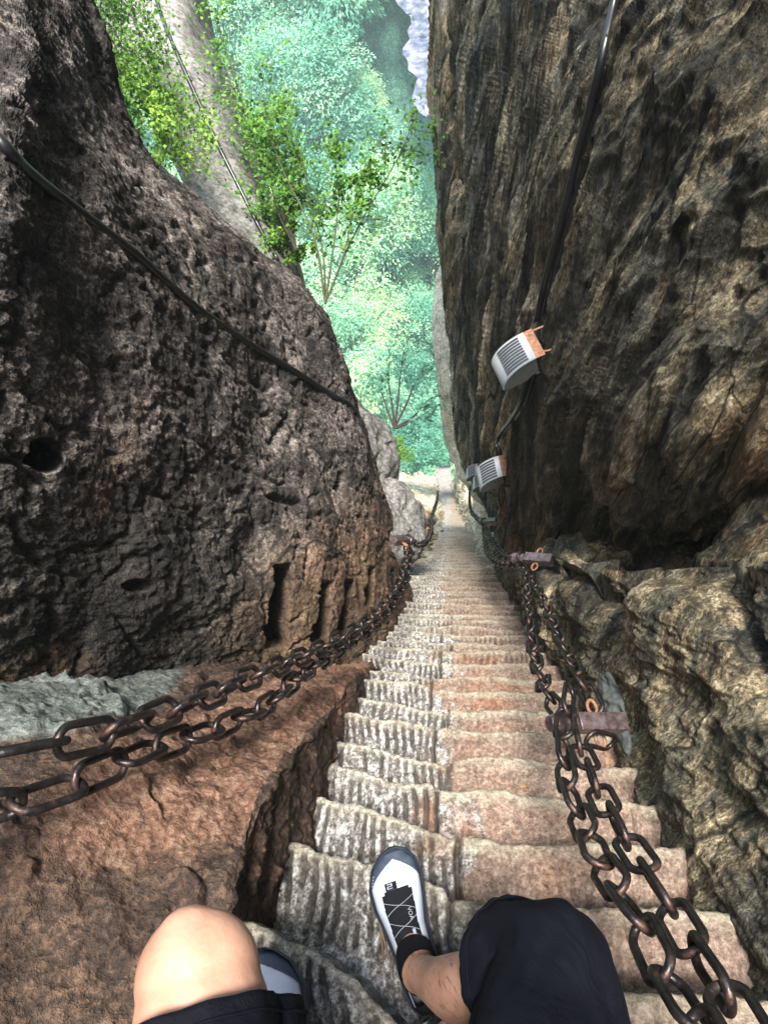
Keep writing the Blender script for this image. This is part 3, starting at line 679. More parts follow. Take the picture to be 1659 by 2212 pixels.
# ------------------------------------------------------------------ nearer plants
def branchy(name, base, tips, r0, leaf_n, leaf_sz, mat, label, seed, spread=.25, droop=.2, sub=5, cat='tree', group=None, start=.45, twl=.35):
    rs = np.random.default_rng(seed); root = empty(name, label, cat, tuple(base), group)
    st, C_, D_ = [], [], []
    for tip in tips:
        tip = np.array(tip); base_ = np.array(base); ln = np.linalg.norm(tip-base_)
        mids = [base_+(tip-base_)*t+rs.normal(size=3)*ln*.025 for t in (.33, .66)]
        pp = cr([base_, *mids, tip], 24); st.append(tube(pp, np.linspace(r0, r0*.25, 24), 6))
        for j in range(sub):
            t = rs.uniform(start, .98); i = int(t*23); p = pp[i]; d = un(pp[min(i+1, 23)]-pp[i])
            dd = un(d*.7+rs.normal(size=3)*.7); l2 = ln*rs.uniform(.4, 1)*twl*(1.2-t*.5)
            q = cr([p, p+dd*l2*.5+rs.normal(size=3)*l2*.06, p+dd*l2+np.array([0, 0, -droop*l2])], 10)
            st.append(tube(q, np.linspace(r0*.35, r0*.1, 10), 4))
            m = leaf_n//(sub*len(tips)); u = rs.uniform(.15, 1, m); pc = q[(u*9).astype(int)]
            C_.append(pc+rs.normal(size=(m, 3))*l2*spread*.35*(.3+u[:, None])); D_.append(dd+rs.normal(size=(m, 3))*.8+np.array([0, 0, -.2]))
    v, f = merge(st); mesh('stem', v, f, M['twig'] if mat is not M['teal'] else M['bark'], root)
    C_ = np.concatenate(C_); n = len(C_)
    if n:
        v, f, t = leaves(C_, np.concatenate(D_), rs.uniform(.6, 1.3, n)*leaf_sz, rs.uniform(.5, .85, n)*leaf_sz, np.clip(rs.normal(.5, .2, n), 0, 1), rs=rs)
        mesh('foliage', v, f, mat, root, smooth=False, attrs={'tone': t})
    return root
# young maple behind the boulder
b = P(703,655,5.2)
branchy('young_maple', b, [P(560,170,5.4), P(640,300,5.6), P(735,330,5.5), P(800,350,5.6), P(905,235,5.9)], .009, 2100, .046, M['near'], 'slender young maple with fanned stems rising behind the dark boulder', 3, spread=.5, sub=9, start=.5, twl=.34)
b = P(640,540,6.0)
branchy('young_sapling', b, [P(530,230,5.8), P(500,110,5.8), P(455,10,5.8), P(580,330,6.0), P(600,220,6.1)], .009, 3000, .043, M['near'], 'bright green sapling along the outer edge of the grey slab', 5, spread=.55, sub=10, start=.2, twl=.33)
b = P(620,560,6.3)
branchy('leafy_shrub', b, [P(600,400,6.1), P(650,380,6.2), P(560,420,6.1), P(690,520,6.1)], .008, 1800, .04, M['near'], 'leafy shrub rooted at the foot of the grey slab', 8, spread=.6, sub=8, start=.15, cat='shrub')
# vines over the slab
for i, (top, bt, lab) in enumerate([((225,-60),(300,250),'trailing vine hanging beside the top of the dark boulder'), ((265,-80),(330,320),'thick leafy vine covering the left half of the grey slab'), ((330,200),(400,400),'loose vine strands trailing lower down the grey slab'), ((240,120),(350,330),'dense green vine against the boulder edge')]):
    a0, a1 = P(*top, 5.3), P(*bt, 5.2)
    tips = [a1+np.array([dx, 0, dz]) for dx, dz in ((-.15, .1), (.1, 0), (.3, .25), (-.05, .5))]
    branchy('leafy_vine', a0, tips, .006, 1700, .036, M['near'], lab, 30+i, spread=.75, sub=14, start=.05, cat='vine', group='vines over the grey slab', twl=.3)
# bare branched tree and bushes further down
b = P(852,925,14)
branchy('bare_branched_tree', b, [P(800,800,14), P(842,770,14), P(872,760,14.3), P(925,790,14.6), P(962,850,14.6), P(930,885,14.3)], .028, 700, .09, M['teal'], 'sparse tree with bare fanned branches above the lower steps', 12, spread=.6, sub=8, twl=.45)
def bush(name, c, s, n, ls, label, seed, mat, group=None):
    rs = np.random.default_rng(seed); root = empty(name, label, 'shrub', tuple(np.array(c)-np.array([0, 0, s[2]])), group)
    v, f, t = None, None, None; C_, D_, T_ = [], [], []
    for i in range(16):
        o = rs.normal(size=3)*.42*s; m = n//16; d = rs.normal(size=(m, 3)); d /= np.linalg.norm(d, axis=1, keepdims=True)
        C_.append(np.array(c)+o+d*rs.uniform(.3, 1, (m, 1))*np.array(s)*.42); D_.append(d+rs.normal(size=(m, 3))*.4); T_.append(np.clip(rs.normal(.5, .2, m)+.2*(rs.uniform()-.5), 0, 1))
    C_ = np.concatenate(C_); n = len(C_)
    v, f, t = leaves(C_, np.concatenate(D_), rs.uniform(.6, 1.3, n)*ls, rs.uniform(.4, .7, n)*ls, np.concatenate(T_), rs=rs)
    mesh('foliage', v, f, mat, root, smooth=False, attrs={'tone': t})
    st = [tube([np.array(c)-np.array([0, 0, s[2]]), np.array(c)+rs.normal(size=3)*.35*s], [.05, .01], 5) for _ in range(7)]
    v, f = merge(st); mesh('stem', v, f, M['bark'], root)
bush('bush', P(903,962,36), np.array([1.5, 1.3, 1.3]), 10000, .14, 'blue-green bush crowding the left of the topmost distant steps', 41, M['teal'])
bush('bush', P(948,950,52), np.array([2.2, 1.6, 1.5]), 10000, .19, 'teal bush arching over the far end of the steps', 42, M['teal'])
bush('bush', P(850,985,22), np.array([.5, .6, .6]), 3500, .08, 'small yellow-green bush behind the pale rock bank', 43, M['near'])
bush('bush', P(985,968,38), np.array([.9, .8, 1.2]), 5000, .13, 'small green bush at the foot of the sunlit rock spur', 44, M['teal'])

# ------------------------------------------------------------------ cables
def cable(pts, b, rad, label, off=0.0, fb=None, strands=1, name='cable'):
    w_ = [hit(b, x, y, rad*1.0+off, fallback=(fb or 2)) for x, y in pts]
    w_ = cr(w_, len(pts)*6)
    parts = []
    for i in range(strands):
        ph = i*math.pi; o_ = np.array([[math.cos(ph)*rad*1.1, 0, 0]]) if strands > 1 else 0
        parts.append(tube(w_+o_, rad, 10))
    v, f = merge(parts); o = mesh(name, v, f, M['cable']); tag(o, label, 'cable'); return w_
cw = cable([(-260,60),(-120,190),(0,305),(60,368),(150,440),(290,545),(350,600),(420,660),(480,703),(560,755),(640,803),(700,842),(730,860),(752,872),(768,890)], bob, .0145, 'black cable sagging diagonally across the dark boulder')
cable([(1352,-80),(1338,0),(1312,120),(1285,230),(1258,330),(1236,420),(1215,500),(1195,570),(1178,640),(1166,700),(1164,740)], clb, .016, 'thick double black cable running down the right cliff to the nearest floodlight', strands=2)
cable([(1150,800),(1128,870),(1108,905),(1082,940),(1076,965),(1080,1000)], clb, .012, 'thin black cable looping between the two nearest floodlights', strands=2)
cable([(310,-120),(345,20),(385,120),(430,220),(470,310),(520,410),(560,490),(600,560)], slb, .018, 'black cable laid down the middle of the smooth grey slab', fb=6.2)

# ------------------------------------------------------------------ chains
WR = .0070; LL = .136; PITCH = LL-4*WR-.001
def link_mesh():
    r = .0245; hl = LL/2-WR-r; pts = []
    for i in range(10): a_ = -math.pi/2+math.pi*i/9; pts.append((hl+r*math.cos(a_), r*math.sin(a_), 0))
    for i in range(10): a_ = math.pi/2+math.pi*i/9; pts.append((-hl+r*math.cos(a_), r*math.sin(a_), 0))
    p = np.array(pts); n = len(p); T_ = np.roll(p, -1, 0)-np.roll(p, 1, 0); T_ /= np.linalg.norm(T_, axis=1, keepdims=True)
    Z = np.array([0, 0, 1.]); B_ = np.cross(T_, Z); th = np.arange(10)/10*2*np.pi
    v = p[:, None]+WR*(np.cos(th)[None, :, None]*B_[:, None]+np.sin(th)[None, :, None]*Z)
    a_ = np.arange(n*10).reshape(n, 10); b_ = np.roll(a_, -1, 0); f = np.stack([a_, b_, np.roll(b_, -1, 1), np.roll(a_, -1, 1)], -1).reshape(-1, 4)
    me = bpy.data.meshes.new('link'); me.from_pydata(v.reshape(-1, 3).tolist(), [], f.tolist()); me.update()
    me.polygons.foreach_set('use_smooth', [True]*len(me.polygons)); me.materials.append(M['chain'])
    at = me.attributes.new('end', 'FLOAT', 'POINT'); at.data.foreach_set('value', (np.abs(v.reshape(-1, 3)[:, 0])/(LL/2)).astype(np.float32)); return me
LM = link_mesh()
def chain(pts, label, group='iron handrail chains', world=False, seed=0, twist=0):
    w_ = [P(*q) for q in pts]
    if w_[-1][1] < .15: w_ += [w_[-1]+np.array([.02*j, -.45*j, .70*j-.06*j*(4-j)]) for j in (1, 2, 3, 4)]   # the near runs go on up the flight
    w_ = np.array(w_); w_ = cr(w_, 60*len(w_))
    d = np.concatenate([[0], np.cumsum(np.linalg.norm(np.diff(w_, axis=0), axis=1))]); n = min(100, int(d[-1]/PITCH))
    root = empty('iron_chain', label, 'chain', tuple(w_[0]), group); rs = np.random.default_rng(seed)
    for i in range(n):
        s0, s1 = i*PITCH, (i+1)*PITCH
        p = np.array([np.interp((s0+s1)/2, d, w_[:, j]) for j in range(3)]); a_ = np.array([np.interp(s0-.01, d, w_[:, j]) for j in range(3)]); b_ = np.array([np.interp(s1+.01, d, w_[:, j]) for j in range(3)])
        x = un(b_-a_); side = un(np.cross(x, [0.0, 0, 1])); up = np.cross(side, x)
        an = math.radians(45+twist)+(math.pi/2)*(i % 2)+rs.normal()*.16
        y = side*math.cos(an)+up*math.sin(an); z = np.cross(x, y); x2 = un(x+rs.normal(size=3)*.035); y = un(y-x2*(x2@y)); z = np.cross(x2, y)
        m = Matrix([[x2[0], y[0], z[0], p[0]-w_[0][0]], [x2[1], y[1], z[1], p[1]-w_[0][1]], [x2[2], y[2], z[2], p[2]-w_[0][2]], [0, 0, 0, 1]])
        o = bpy.data.objects.new('link', LM); link(o, root); o.matrix_local = m
    return root
chain([(1232,1490,1.98),(1222,1545,1.86),(1216,1610,1.76),(1226,1690,1.6),(1252,1765,1.45),(1292,1850,1.29),(1340,1930,1.15),(1390,2020,1.03),(1440,2110,.94),(1500,2212,.85),(1570,2340,.76)], 'left strand of the heavy chain pair hanging from the nearest right bracket', seed=1)
chain([(1240,1570,1.86),(1256,1620,1.74),(1290,1705,1.54),(1342,1795,1.36),(1400,1885,1.21),(1455,1980,1.09),(1525,2085,.97),(1592,2200,.87),(1665,2330,.78)], 'right strand of the heavy chain pair hanging from the nearest right bracket', seed=2, twist=30)
chain([(1203,1535,2.05),(1183,1500,2.2),(1160,1440,2.5),(1146,1370,2.85),(1139,1300,3.35),(1134,1250,3.85),(1130,1215,4.15)], 'slack chain strand dipping over the steps between the two right brackets', seed=3)
chain([(1285,1535,2.05),(1272,1500,2.12),(1248,1465,2.2),(1215,1395,2.6),(1180,1315,3.2),(1150,1255,3.85),(1133,1212,4.2)], 'taut chain strand nearest the rock between the two right brackets', seed=4)
chain([(1318,1615,2.0),(1300,1600,1.98),(1275,1597,1.93),(1245,1590,1.87)], 'short rusty chain under the nearest right bracket', seed=14)
chain([(1128,1215,4.2),(1100,1218,4.7),(1070,1213,5.4),(1052,1190,6.4),(1046,1160,7.4),(1044,1138,8.2)], 'slack chain strand beyond the second right bracket', seed=5)
chain([(1120,1208,4.3),(1095,1205,5.0),(1078,1190,5.9),(1060,1163,7.1),(1048,1138,8.3)], 'taut chain strand beyond the second right bracket', seed=6)
chain([(1042,1130,8.5),(1028,1118,9.5),(1016,1100,11),(1014,1070,13.5),(1016,1045,16)], 'distant chain falling along the pale right rock bank', seed=7)
chain([(880,1182,5.2),(874,1225,4.6),(856,1270,4.0),(822,1318,3.4),(765,1362,2.85),(690,1402,2.4),(600,1440,1.98),(530,1468,1.76),(460,1500,1.58),(370,1535,1.4),(200,1590,1.17),(0,1625,1.03),(-220,1680,.92)], 'upper strand of the chain pair running over the rust orange ledge', seed=8)
chain([(886,1182,5.25),(880,1240,4.6),(856,1300,3.9),(812,1350,3.3),(750,1392,2.8),(690,1432,2.4),(640,1468,2.1),(580,1520,1.85),(500,1560,1.64),(370,1605,1.42),(270,1640,1.28),(150,1700,1.16),(0,1745,1.06),(-220,1800,.95)], 'lower strand of the chain pair running over the rust orange ledge', seed=9, twist=25)
chain([(884,1165,5.4),(905,1178,6.1),(922,1168,7.0),(931,1145,8.0),(932,1115,9.2)], 'rusty chain swagged below the smooth pale boulder', seed=10)
chain([(933,1115,9.2),(938,1100,10.5),(944,1080,13),(946,1060,16)], 'distant chain on the left rock bank', seed=11)

# ------------------------------------------------------------------ iron brackets
def bracket(root_p, tip_p, half, label, plate=True, up=(0, 0, 1)):
    root_p, tip_p = np.array(root_p), np.array(tip_p); x = un(tip_p-root_p); y = un(np.cross(up, x)); z = np.cross(x, y); Lb = np.linalg.norm(tip_p-root_p)
    rt = empty('iron_bracket', label, 'bracket', tuple(root_p), 'iron chain brackets')
    v, f = boxmb(root_p+x*(Lb*.30), x*Lb*.34, y*half, z*half, half*.08); mesh('bar', v, f, M['iron'], rt, smooth=False)
    k0 = root_p+x*Lb*.66; prof = [(0, .75), (.03, .95), (.2, .95), (.26, .72), (.34, .72), (.40, 1.05), (.8, 1.05), (1.0, .75)]
    V = []; Ll = Lb*.36
    for t, r_2 in prof:
        for j in range(8): a_ = math.pi/8+j*math.pi/4; V.append(k0+x*Ll*t+(y*math.cos(a_)+z*math.sin(a_))*half*r_2*1.08)
    fc = gridf(len(prof), 8, wrap=True).tolist()+[list(range(8))[::-1], [8*(len(prof)-1)+j for j in range(8)]]
    mesh('knob', V, fc, M['iron'], rt, smooth=False)
    rg = []
    c = k0+x*Ll*.30
    for j in range(17): a_ = j/16*2*math.pi; rg.append(c+(y*math.cos(a_)+z*math.sin(a_))*half*1.35)
    v, f = tube(rg, half*.24, 8, cap=False); mesh('ring', v, f, M['chain'], rt)
    for sgn in (1, -1):   # eye welded above and below the bar
        e0 = root_p+x*Lb*.35+y*half*sgn; ey = []
        for j in range(13): a_ = j/12*2*math.pi; ey.append(e0+y*sgn*half*.85+(y*math.cos(a_)*half*.85+x*math.sin(a_)*half*.6))
        v, f = tube(ey, half*.2, 8, cap=False); mesh('eye', v, f, M['rust'], rt)
    return rt
b1r, b1t = P(1338,1562,2.06), P(1188,1562,1.98)
bracket(b1r, b1t, .025, 'nearest square iron bracket jutting from grey mortar in the right rock')
# mortar patch around its root
mp = []
for u in np.linspace(0, 1, 50):
    cx_, cy_ = 1302+58*u, 1448+190*u; hw = 25*math.sin(math.pi*min(1, .12+.88*u))**.5*(1.1-.3*u)
    mp.append([hit(lrb, cx_+hw*w_, cy_-hw*w_*.25, .022-.05*abs(w_)**6-.04*abs(2*u-1)**10, fallback=2.1) for w_ in np.linspace(-1, 1, 24)])
mp = np.array(mp); mp = mp+normals(mp)*(fbm(mp, 16, 4)*.014)[..., None]
bracket(P(1190,1210,3.9), P(1106,1204,4.05), .027, 'second iron bracket at the tip of the lumpy rock shelf')
bracket(P(1080,1126,8.0), P(1036,1128,8.4), .035, 'third iron bracket on the right beside the pale rocks')
bracket(P(850,1168,5.05), P(890,1166,5.3), .028, 'iron bracket on the far edge of the dark boulder')
bracket(P(905,1140,8.8), P(938,1128,9.2), .03, 'small iron bracket beside the smooth pale boulder')
tag(mesh('mortar_patch', mp.reshape(-1, 3), gridf(50, 24), M['mortar']), 'grey mortar patch on the rock around the nearest right bracket', 'mortar')

# ------------------------------------------------------------------ floodlights
def floodlight(back_mid, wdt, label, ribs=12, yaw=0.0, cablep=None):
    """hangs off the cliff: curved ribbed hood, projecting towards -X"""
    k = wdt; rt = empty('floodlight', label, 'lamp', tuple(back_mid), 'grey floodlights on the right cliff')
    rm = np.array(Matrix.Rotation(yaw, 3, 'Z') @ Matrix.Rotation(math.radians(-16), 3, 'Y')); O = np.array(back_mid)
    def T_(p): return (np.array(p)*k)@rm.T+O
    # profile (outward, up)
    n = 18; a_ = np.linspace(0, math.pi*.47, n); ox = .08+1.0*np.sin(a_)*1.0; oz = -.72*(1-np.cos(a_))**1.0
    yw = .46
    V = np.array([T_((-x, y, z)) for x, z in zip(ox, oz) for y in (-yw, yw)]); Vi = np.array([T_((-x*.985, y, z-.03)) for x, z in zip(ox, oz) for y in (-yw, yw)])
    hoodv, hoodf = np.concatenate([V, Vi]), gridf(n, 2).tolist()+[[a+2*n for a in q][::-1] for q in gridf(n, 2).tolist()]
    for i in range(n-1): hoodf += [[2*i, 2*i+2, 2*i+2+2*n, 2*i+2*n], [2*i+1, 2*i+1+2*n, 2*i+3+2*n, 2*i+3]]
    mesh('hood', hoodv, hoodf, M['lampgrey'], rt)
    # raised ribs with dark gaps
    i0, i1 = 2, 11
    for j in range(ribs):
        y0 = -yw+.05+(2*yw-.1)*(j+.0)/ribs; y1 = y0+(2*yw-.1)/ribs*.58
        vv = np.array([T_((-ox[i]-.028*np.sin(a_[i]*.9), y, oz[i]+.03)) for i in range(i0, i1) for y in (y0, y1)])
        mesh('louvre_gap', vv, gridf(i1-i0, 2), M['slot'], rt)
    for sgn in (-1, 1):
        pr = [T_((-x, sgn*(yw-.012), z-.012)) for x, z in zip(ox, oz)]+[T_((-.98, sgn*(yw-.012), -.74)), T_((-.45, sgn*(yw-.012), -.70)), T_((-.1, sgn*(yw-.012), -.5))]
        pr2 = [p+rm@np.array([0, -sgn*.02*k, 0]) for p in pr]; m_ = len(pr)
        fs = [list(range(m_)), list(range(2*m_-1, m_-1, -1))]+[[i, (i+1) % m_, (i+1) % m_+m_, i+m_] for i in range(m_)]
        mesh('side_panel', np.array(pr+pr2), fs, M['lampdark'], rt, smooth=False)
    v, f = boxmb(T_((-.5, 0, -.68)), rm@np.array([.42*k, 0, 0]), rm@np.array([0, (yw-.05)*k, 0]), np.array([0, 0, .01*k])); mesh('glass', v, f, M['slot'], rt, smooth=False)
    v, f = boxmb(T_((.03, 0, -.02)), rm@np.array([.12*k, 0, 0]), rm@np.array([0, yw*k, 0]), np.array([0, 0, .012*k])); mesh('mounting_plate', v, f, M['rust'], rt, smooth=False)
    v1 = tube([T_((.10, -.35, -.02)), T_((.28, -.38, -.04)), T_((.55, -.38, -.06))], .03*k, 6); v2 = tube([T_((.10, .38, -.02)), T_((.3, .4, -.04)), T_((.55, .4, -.06))], .03*k, 6)
    mesh('arm', *v1, M['rust'], rt); mesh('arm', *v2, M['rust'], rt)
    return rt
floodlight(P(1150,742,3.25), .185, 'largest grey ribbed floodlight with a rusty mounting plate on the right cliff', ribs=9, yaw=.32)
def on_cliff(px, py, off, fb): return hit(clb, px, py, off, fallback=fb)
floodlight(on_cliff(1085,1005,.12,7.2), .2, 'second floodlight down the right cliff, with orange rusted plate', ribs=7, yaw=.15)
floodlight(on_cliff(1052,1032,.15,9.2), .17, 'small floodlight just below the second one', ribs=8)
floodlight(on_cliff(1034,1012,.2,11), .16, 'most distant tiny floodlight above the pale rock bank', ribs=6)

# ------------------------------------------------------------------ person
def PZs(px, py, Z): return PZ(px, py, Z)
skin = NT('skin'); nz = skin.noise(skin.co, 14, 5, .6); hair_ = skin.noise(skin.map((.6, .3, .2), (1, 1, 6)), 160, 3, .6)
sc_ = skin.ramp(nz, [(.3, (.33, .17, .115)), (.65, (.44, .255, .185))])
fl = skin.ramp(hair_, [(.56, 0.), (.64, 1.)]); sz_ = skin.n('SeparateXYZ'); skin.l(skin.co, sz_.inputs[0]); lowz = skin.ramp(skin.math('MULTIPLY', skin.math('ADD', sz_.outputs[2], 1.1), -4.), [(.0, 0.), (.6, .55)])
sc_ = skin.mix(skin.math('MULTIPLY', fl, lowz), sc_, (.06, .035, .03))
skin.done(sc_, .5, skin.bump(skin.noise(skin.co, 120, 3, .6), .0008, 1.), .4)
skin.b.inputs['Subsurface Weight'].default_value = .12; skin.b.inputs['Subsurface Radius'].default_value = (.02, .008, .004); skin.b.inputs['Subsurface Scale'].default_value = .5
M['skin'] = skin.m
a = NT('navy_woven_cotton'); nz = a.noise(a.co, 7, 4, .6); wv = a.noise(a.co, 420, 2, .6)
M['cloth'] = a.done(a.ramp(nz, [(.3, (.0016, .0018, .004)), (.7, (.004, .005, .0105))]), .85, a.bump(a.noise(a.map((.4, .6, .2), (1, 1, 3)), 16, 4, .55, .8), .012, .8, a.bump(wv, .0008, 1.)), .12)
M['shirt'] = plain('grey_shirt_cotton', (.12, .13, .15), .85, scale=8, var=.2)
M['hair'] = plain('black_hair', (.01, .009, .008), .5, scale=90)
M['rubber'] = plain('slate_blue_rubber', (.040, .055, .085), .6, 0, .4, scale=60, var=.35, bump=.0008)
M['upper'] = plain('pale_blue_white_mesh', (.42, .46, .57), .55, 0, .4, scale=25, var=.1, bump=.0008)
M['black'] = plain('black_stretch_fabric', (.006, .0065, .010), .8, 0, .15, scale=80)
M['sock'] = plain('black_knit_sock', (.006, .006, .008), .95, 0, .1, scale=150, bump=.001)
M['print'] = plain('light_grey_print', (.26, .28, .34), .6, scale=60)
# feet on the treads
SOLE = -H-TAN*(S0*CO)-.002
toeR = PZ(835, 1838, SOLE+.02); dirR = un(PZ(835, 1838, SOLE+.02)-PZ(928, 2165, SOLE+.02)); heelR = toeR-dirR*.292
dirL = un(np.array([-.30, 1.0, 0])); SOLE2 = SOLE+L*SI; toeL = PZ(575, 2052, SOLE2+.02); heelL = toeL-dirL*.29
print('shoe', toeR, heelR, 'meas', np.linalg.norm(PZ(835, 1838, SOLE+.02)-PZ(928, 2165, SOLE+.02)), SOLE, S0)
kR = P(1185, 2122, .95); kL = P(430, 2112, .80)
ankR_ = heelR+dirR*.065+np.array([0, 0, .095]); ankL_ = heelL+dirL*.065+np.array([0, 0, .095])
hipR, hipL = np.array([.085, -.46, -.86]), np.array([-.12, -.46, -.86])
person = empty('person', 'person seated on the steps in navy shorts and white trail shoes, knees apart', 'person', (0, -.45, -1.0))
def limb(a_, b_, prof, bulge=None, seg=22, n=26):
    a_, b_ = np.array(a_), np.array(b_); t = np.linspace(0, 1, n)[:, None]; p = a_+(b_-a_)*t
    if bulge is not None: p = p+np.sin(t*math.pi)*np.array(bulge)
    r = cr(np.array(prof)[:, None], n)[:, 0]; return tube(p, r, seg)
def ball(c, r, s=(1, 1, 1), rot=None):
    th = np.linspace(.01, np.pi-.01, 14)[:, None]; ph = np.linspace(0, 2*np.pi, 20, endpoint=False)[None]
    d = np.stack([np.sin(th)*np.cos(ph), np.sin(th)*np.sin(ph), np.cos(th)*np.ones_like(ph)], -1)*np.array(s)*r
    if rot is not None: d = d@np.array(rot).T
    f = gridf(14, 20, wrap=True).tolist()+[list(range(20)), [260+i for i in range(19, -1, -1)]]
    return (d+np.array(c)).reshape(-1, 3), f
def leg(hip, knee, ank, toe_dir, bulk=1.0):
    kd = un(knee-hip); sd_ = un(ank-knee); fr_ = un(kd-sd_)      # kneecap direction
    back = -fr_
    parts = [limb(hip, knee-kd*.02, [.096, .094, .090, .082, .072]), limb(knee, ank, [.062, .055, .056, .050, .038, .033], bulge=back*.022),
             ball(knee+fr_*.002, .070), ball(knee+fr_*.034+kd*.008, .040, (1, .9, 1)), ball(knee+fr_*.018-kd*.055, .048), ball(ank, .036),
             limb(ank, ank+np.append(toe_dir[:2], 0)*.05+np.array([0, 0, -.06]), [.034, .032, .028])]
    return parts
parts = leg(hipR, kR, ankR_, dirR)+leg(hipL, kL, ankL_, dirL)
parts += [ball((-.02, -.48, -.84), .15, (1.15, .85, .9)), tube([(-.02, -.48, -.82), (-.02, -.50, -.6), (-.02, -.46, -.36), (-.02, -.42, -.22)], [.14, .13, .15, .09], 20, n=14, sq=(1, 1)),
          ball((-.02, -.45, -.33), .13, (1.35, .8, .8)), tube([(-.02, -.42, -.25), (-.02, -.37, -.10)], [.06, .055], 14),
          ball((-.02, -.335, .02), .10, (.78, .95, 1.18)), ball((-.02, -.24, -.01), .016, (.8, 1.2, 1.1)), ball((-.02, -.255, -.06), .022, (1.3, .7, .5)), ball((-.098, -.345, .01), .022, (.4, .8, 1.2)), ball((.058, -.345, .01), .022, (.4, .8, 1.2))]
for sx_ in (-1, 1):
    sh, el, wr = np.array([-.02+sx_*.19, -.44, -.34]), np.array([-.02+sx_*.25, -.30, -.53]), np.array([sx_*.105, -.14, -.10])
    parts += [limb(sh, el, [.052, .047, .040]), limb(el, wr, [.041, .038, .027]), ball(sh, .058), ball(el, .041)]
    hd = np.array([-sx_*.035, .05, .085]); pc = wr+un(hd)*.05
    parts.append(limb(wr, wr+un(hd)*.085, [.026, .034, .030]))
    for q in range(4):
        o_ = un(np.cross(hd, [sx_, .3, 0]))*(q-1.5)*.019; b_ = wr+un(hd)*.085+o_
        ln = (.055, .066, .062, .048)[q]
        parts.append(limb(b_, b_+un(hd)*ln*.55, [.0095, .009], n=6, seg=10)); parts.append(limb(b_+un(hd)*ln*.55, b_+un(hd)*ln*.75+np.array([-sx_*.03, .008, 0]), [.009, .0075], n=6, seg=10))
    parts.append(limb(wr+un(hd)*.03, wr+un(hd)*.06+np.array([-sx_*.035, -.02, -.01]), [.013, .009], n=6, seg=10))
def remeshed(name, parts, mat, parent, vox, smooth_it=4):
    v, f = merge(parts); o = mesh(name+'_source', v, f, None, parent)
    m = o.modifiers.new('r', 'REMESH'); m.mode = 'VOXEL'; m.voxel_size = vox; m.use_smooth_shade = True
    m2 = o.modifiers.new('s', 'SMOOTH'); m2.iterations = smooth_it; m2.factor = .6
    dg = bpy.context.evaluated_depsgraph_get(); me = bpy.data.meshes.new_from_object(o.evaluated_get(dg))
    bpy.data.objects.remove(o); me.name = name; me.materials.clear(); me.materials.append(mat)
    me.polygons.foreach_set('use_smooth', [True]*len(me.polygons))
    o = bpy.data.objects.new(name, me); link(o, parent); return o
remeshed('body', parts, M['skin'], person, .006, 6)
# shorts: loose cloth sleeves over the thighs and seat
def sleeve(hip, knee, end, r0, r1, drape, seed):
    hip, knee = np.array(hip), np.array(knee); ax = un(knee-hip); n, sg = 70, 72
    t = np.linspace(0, 1, n); Lh = np.linalg.norm(knee-hip)+end; c = hip+ax*(t[:, None]*Lh)
    s_ = un(np.cross(ax, [0, 0, 1])); u_ = np.cross(s_, ax); th = np.linspace(0, 2*np.pi, sg, endpoint=False)
    r = r0+(r1-r0)*t
    rx = r[:, None]*(1+.0*t[:, None])*np.ones((1, sg)); dn = np.clip(-np.sin(th), 0, 1)[None]*drape*t[:, None]**1.5
    g = c[:, None]+rx[..., None]*(np.cos(th)[None, :, None]*s_+np.sin(th)[None, :, None]*u_)
    g = g+np.array([0, 0, -1])*dn[..., None]
    nn = (np.cos(th)[None, :, None]*s_+np.sin(th)[None, :, None]*u_)
    fold = pn(np.stack([t[:, None]*3+0*th[None], np.cos(th)[None]*2+0*t[:, None], np.sin(th)[None]*2+seed+0*t[:, None]], -1))*.016 + pn(np.stack([t[:, None]*9+0*th[None], np.cos(th)[None]*5+0*t[:, None], np.sin(th)[None]*5+seed+0*t[:, None]], -1))*.005
    g = g+nn*fold[..., None]
    inner = (g-nn*.004)[::-1]
    gg = np.concatenate([g, inner]); return gg.reshape(-1, 3), gridf(2*n, sg, wrap=True)
shorts = empty  # name kept free
v1, f1 = sleeve(hipL, kL, -.045, .118, .100, .01, 3)
# the right leg of the shorts is pulled right over the knee and hangs down the shin
def over_knee(hip, knee, ank, seed):
    hip, knee, ank = map(np.array, (hip, knee, ank)); d1, d2 = un(knee-hip), un(ank-knee); fr_ = un(d1-d2)
    path = cr([hip, hip+(knee-hip)*.4, hip+(knee-hip)*.8, knee+fr_*.012, knee+d2*.07+fr_*.006], 80)
    rad = cr(np.array([.122, .116, .102, .082, .104])[:, None], 80)[:, 0]; sg = 72
    T_ = np.gradient(path, axis=0); T_ /= np.linalg.norm(T_, axis=1, keepdims=True); sd_ = un(np.cross(d1, fr_)); th = np.linspace(0, 2*np.pi, sg, endpoint=False)
    A_ = np.repeat(sd_[None], 80, 0); B_ = np.cross(T_, A_); nn = np.cos(th)[None, :, None]*A_[:, None]+np.sin(th)[None, :, None]*B_[:, None]
    t = np.linspace(0, 1, 80)
    fold = pn(np.stack([t[:, None]*4+0*th[None], np.cos(th)[None]*2.2+0*t[:, None], np.sin(th)[None]*2.2+seed+0*t[:, None]], -1))*.008+pn(np.stack([t[:, None]*11+0*th[None], np.cos(th)[None]*5+0*t[:, None], np.sin(th)[None]*5+seed+0*t[:, None]], -1))*.005
    g = path[:, None]+nn*(rad[:, None]+fold)[..., None]; inner = (g-nn*.004)[::-1]
    return np.concatenate([g, inner]).reshape(-1, 3), gridf(160, sg, wrap=True)
v2, f2 = over_knee(hipR, kR, ankR_, 7)
v3, f3 = ball((-.02, -.49, -.80), .17, (1.2, .95, .95))
v, f = merge([(v1, f1), (v2, f2), (v3, f3)])
mesh('shorts', v, f, M['cloth'], person)
shorts_o = bpy.data.objects['shorts']
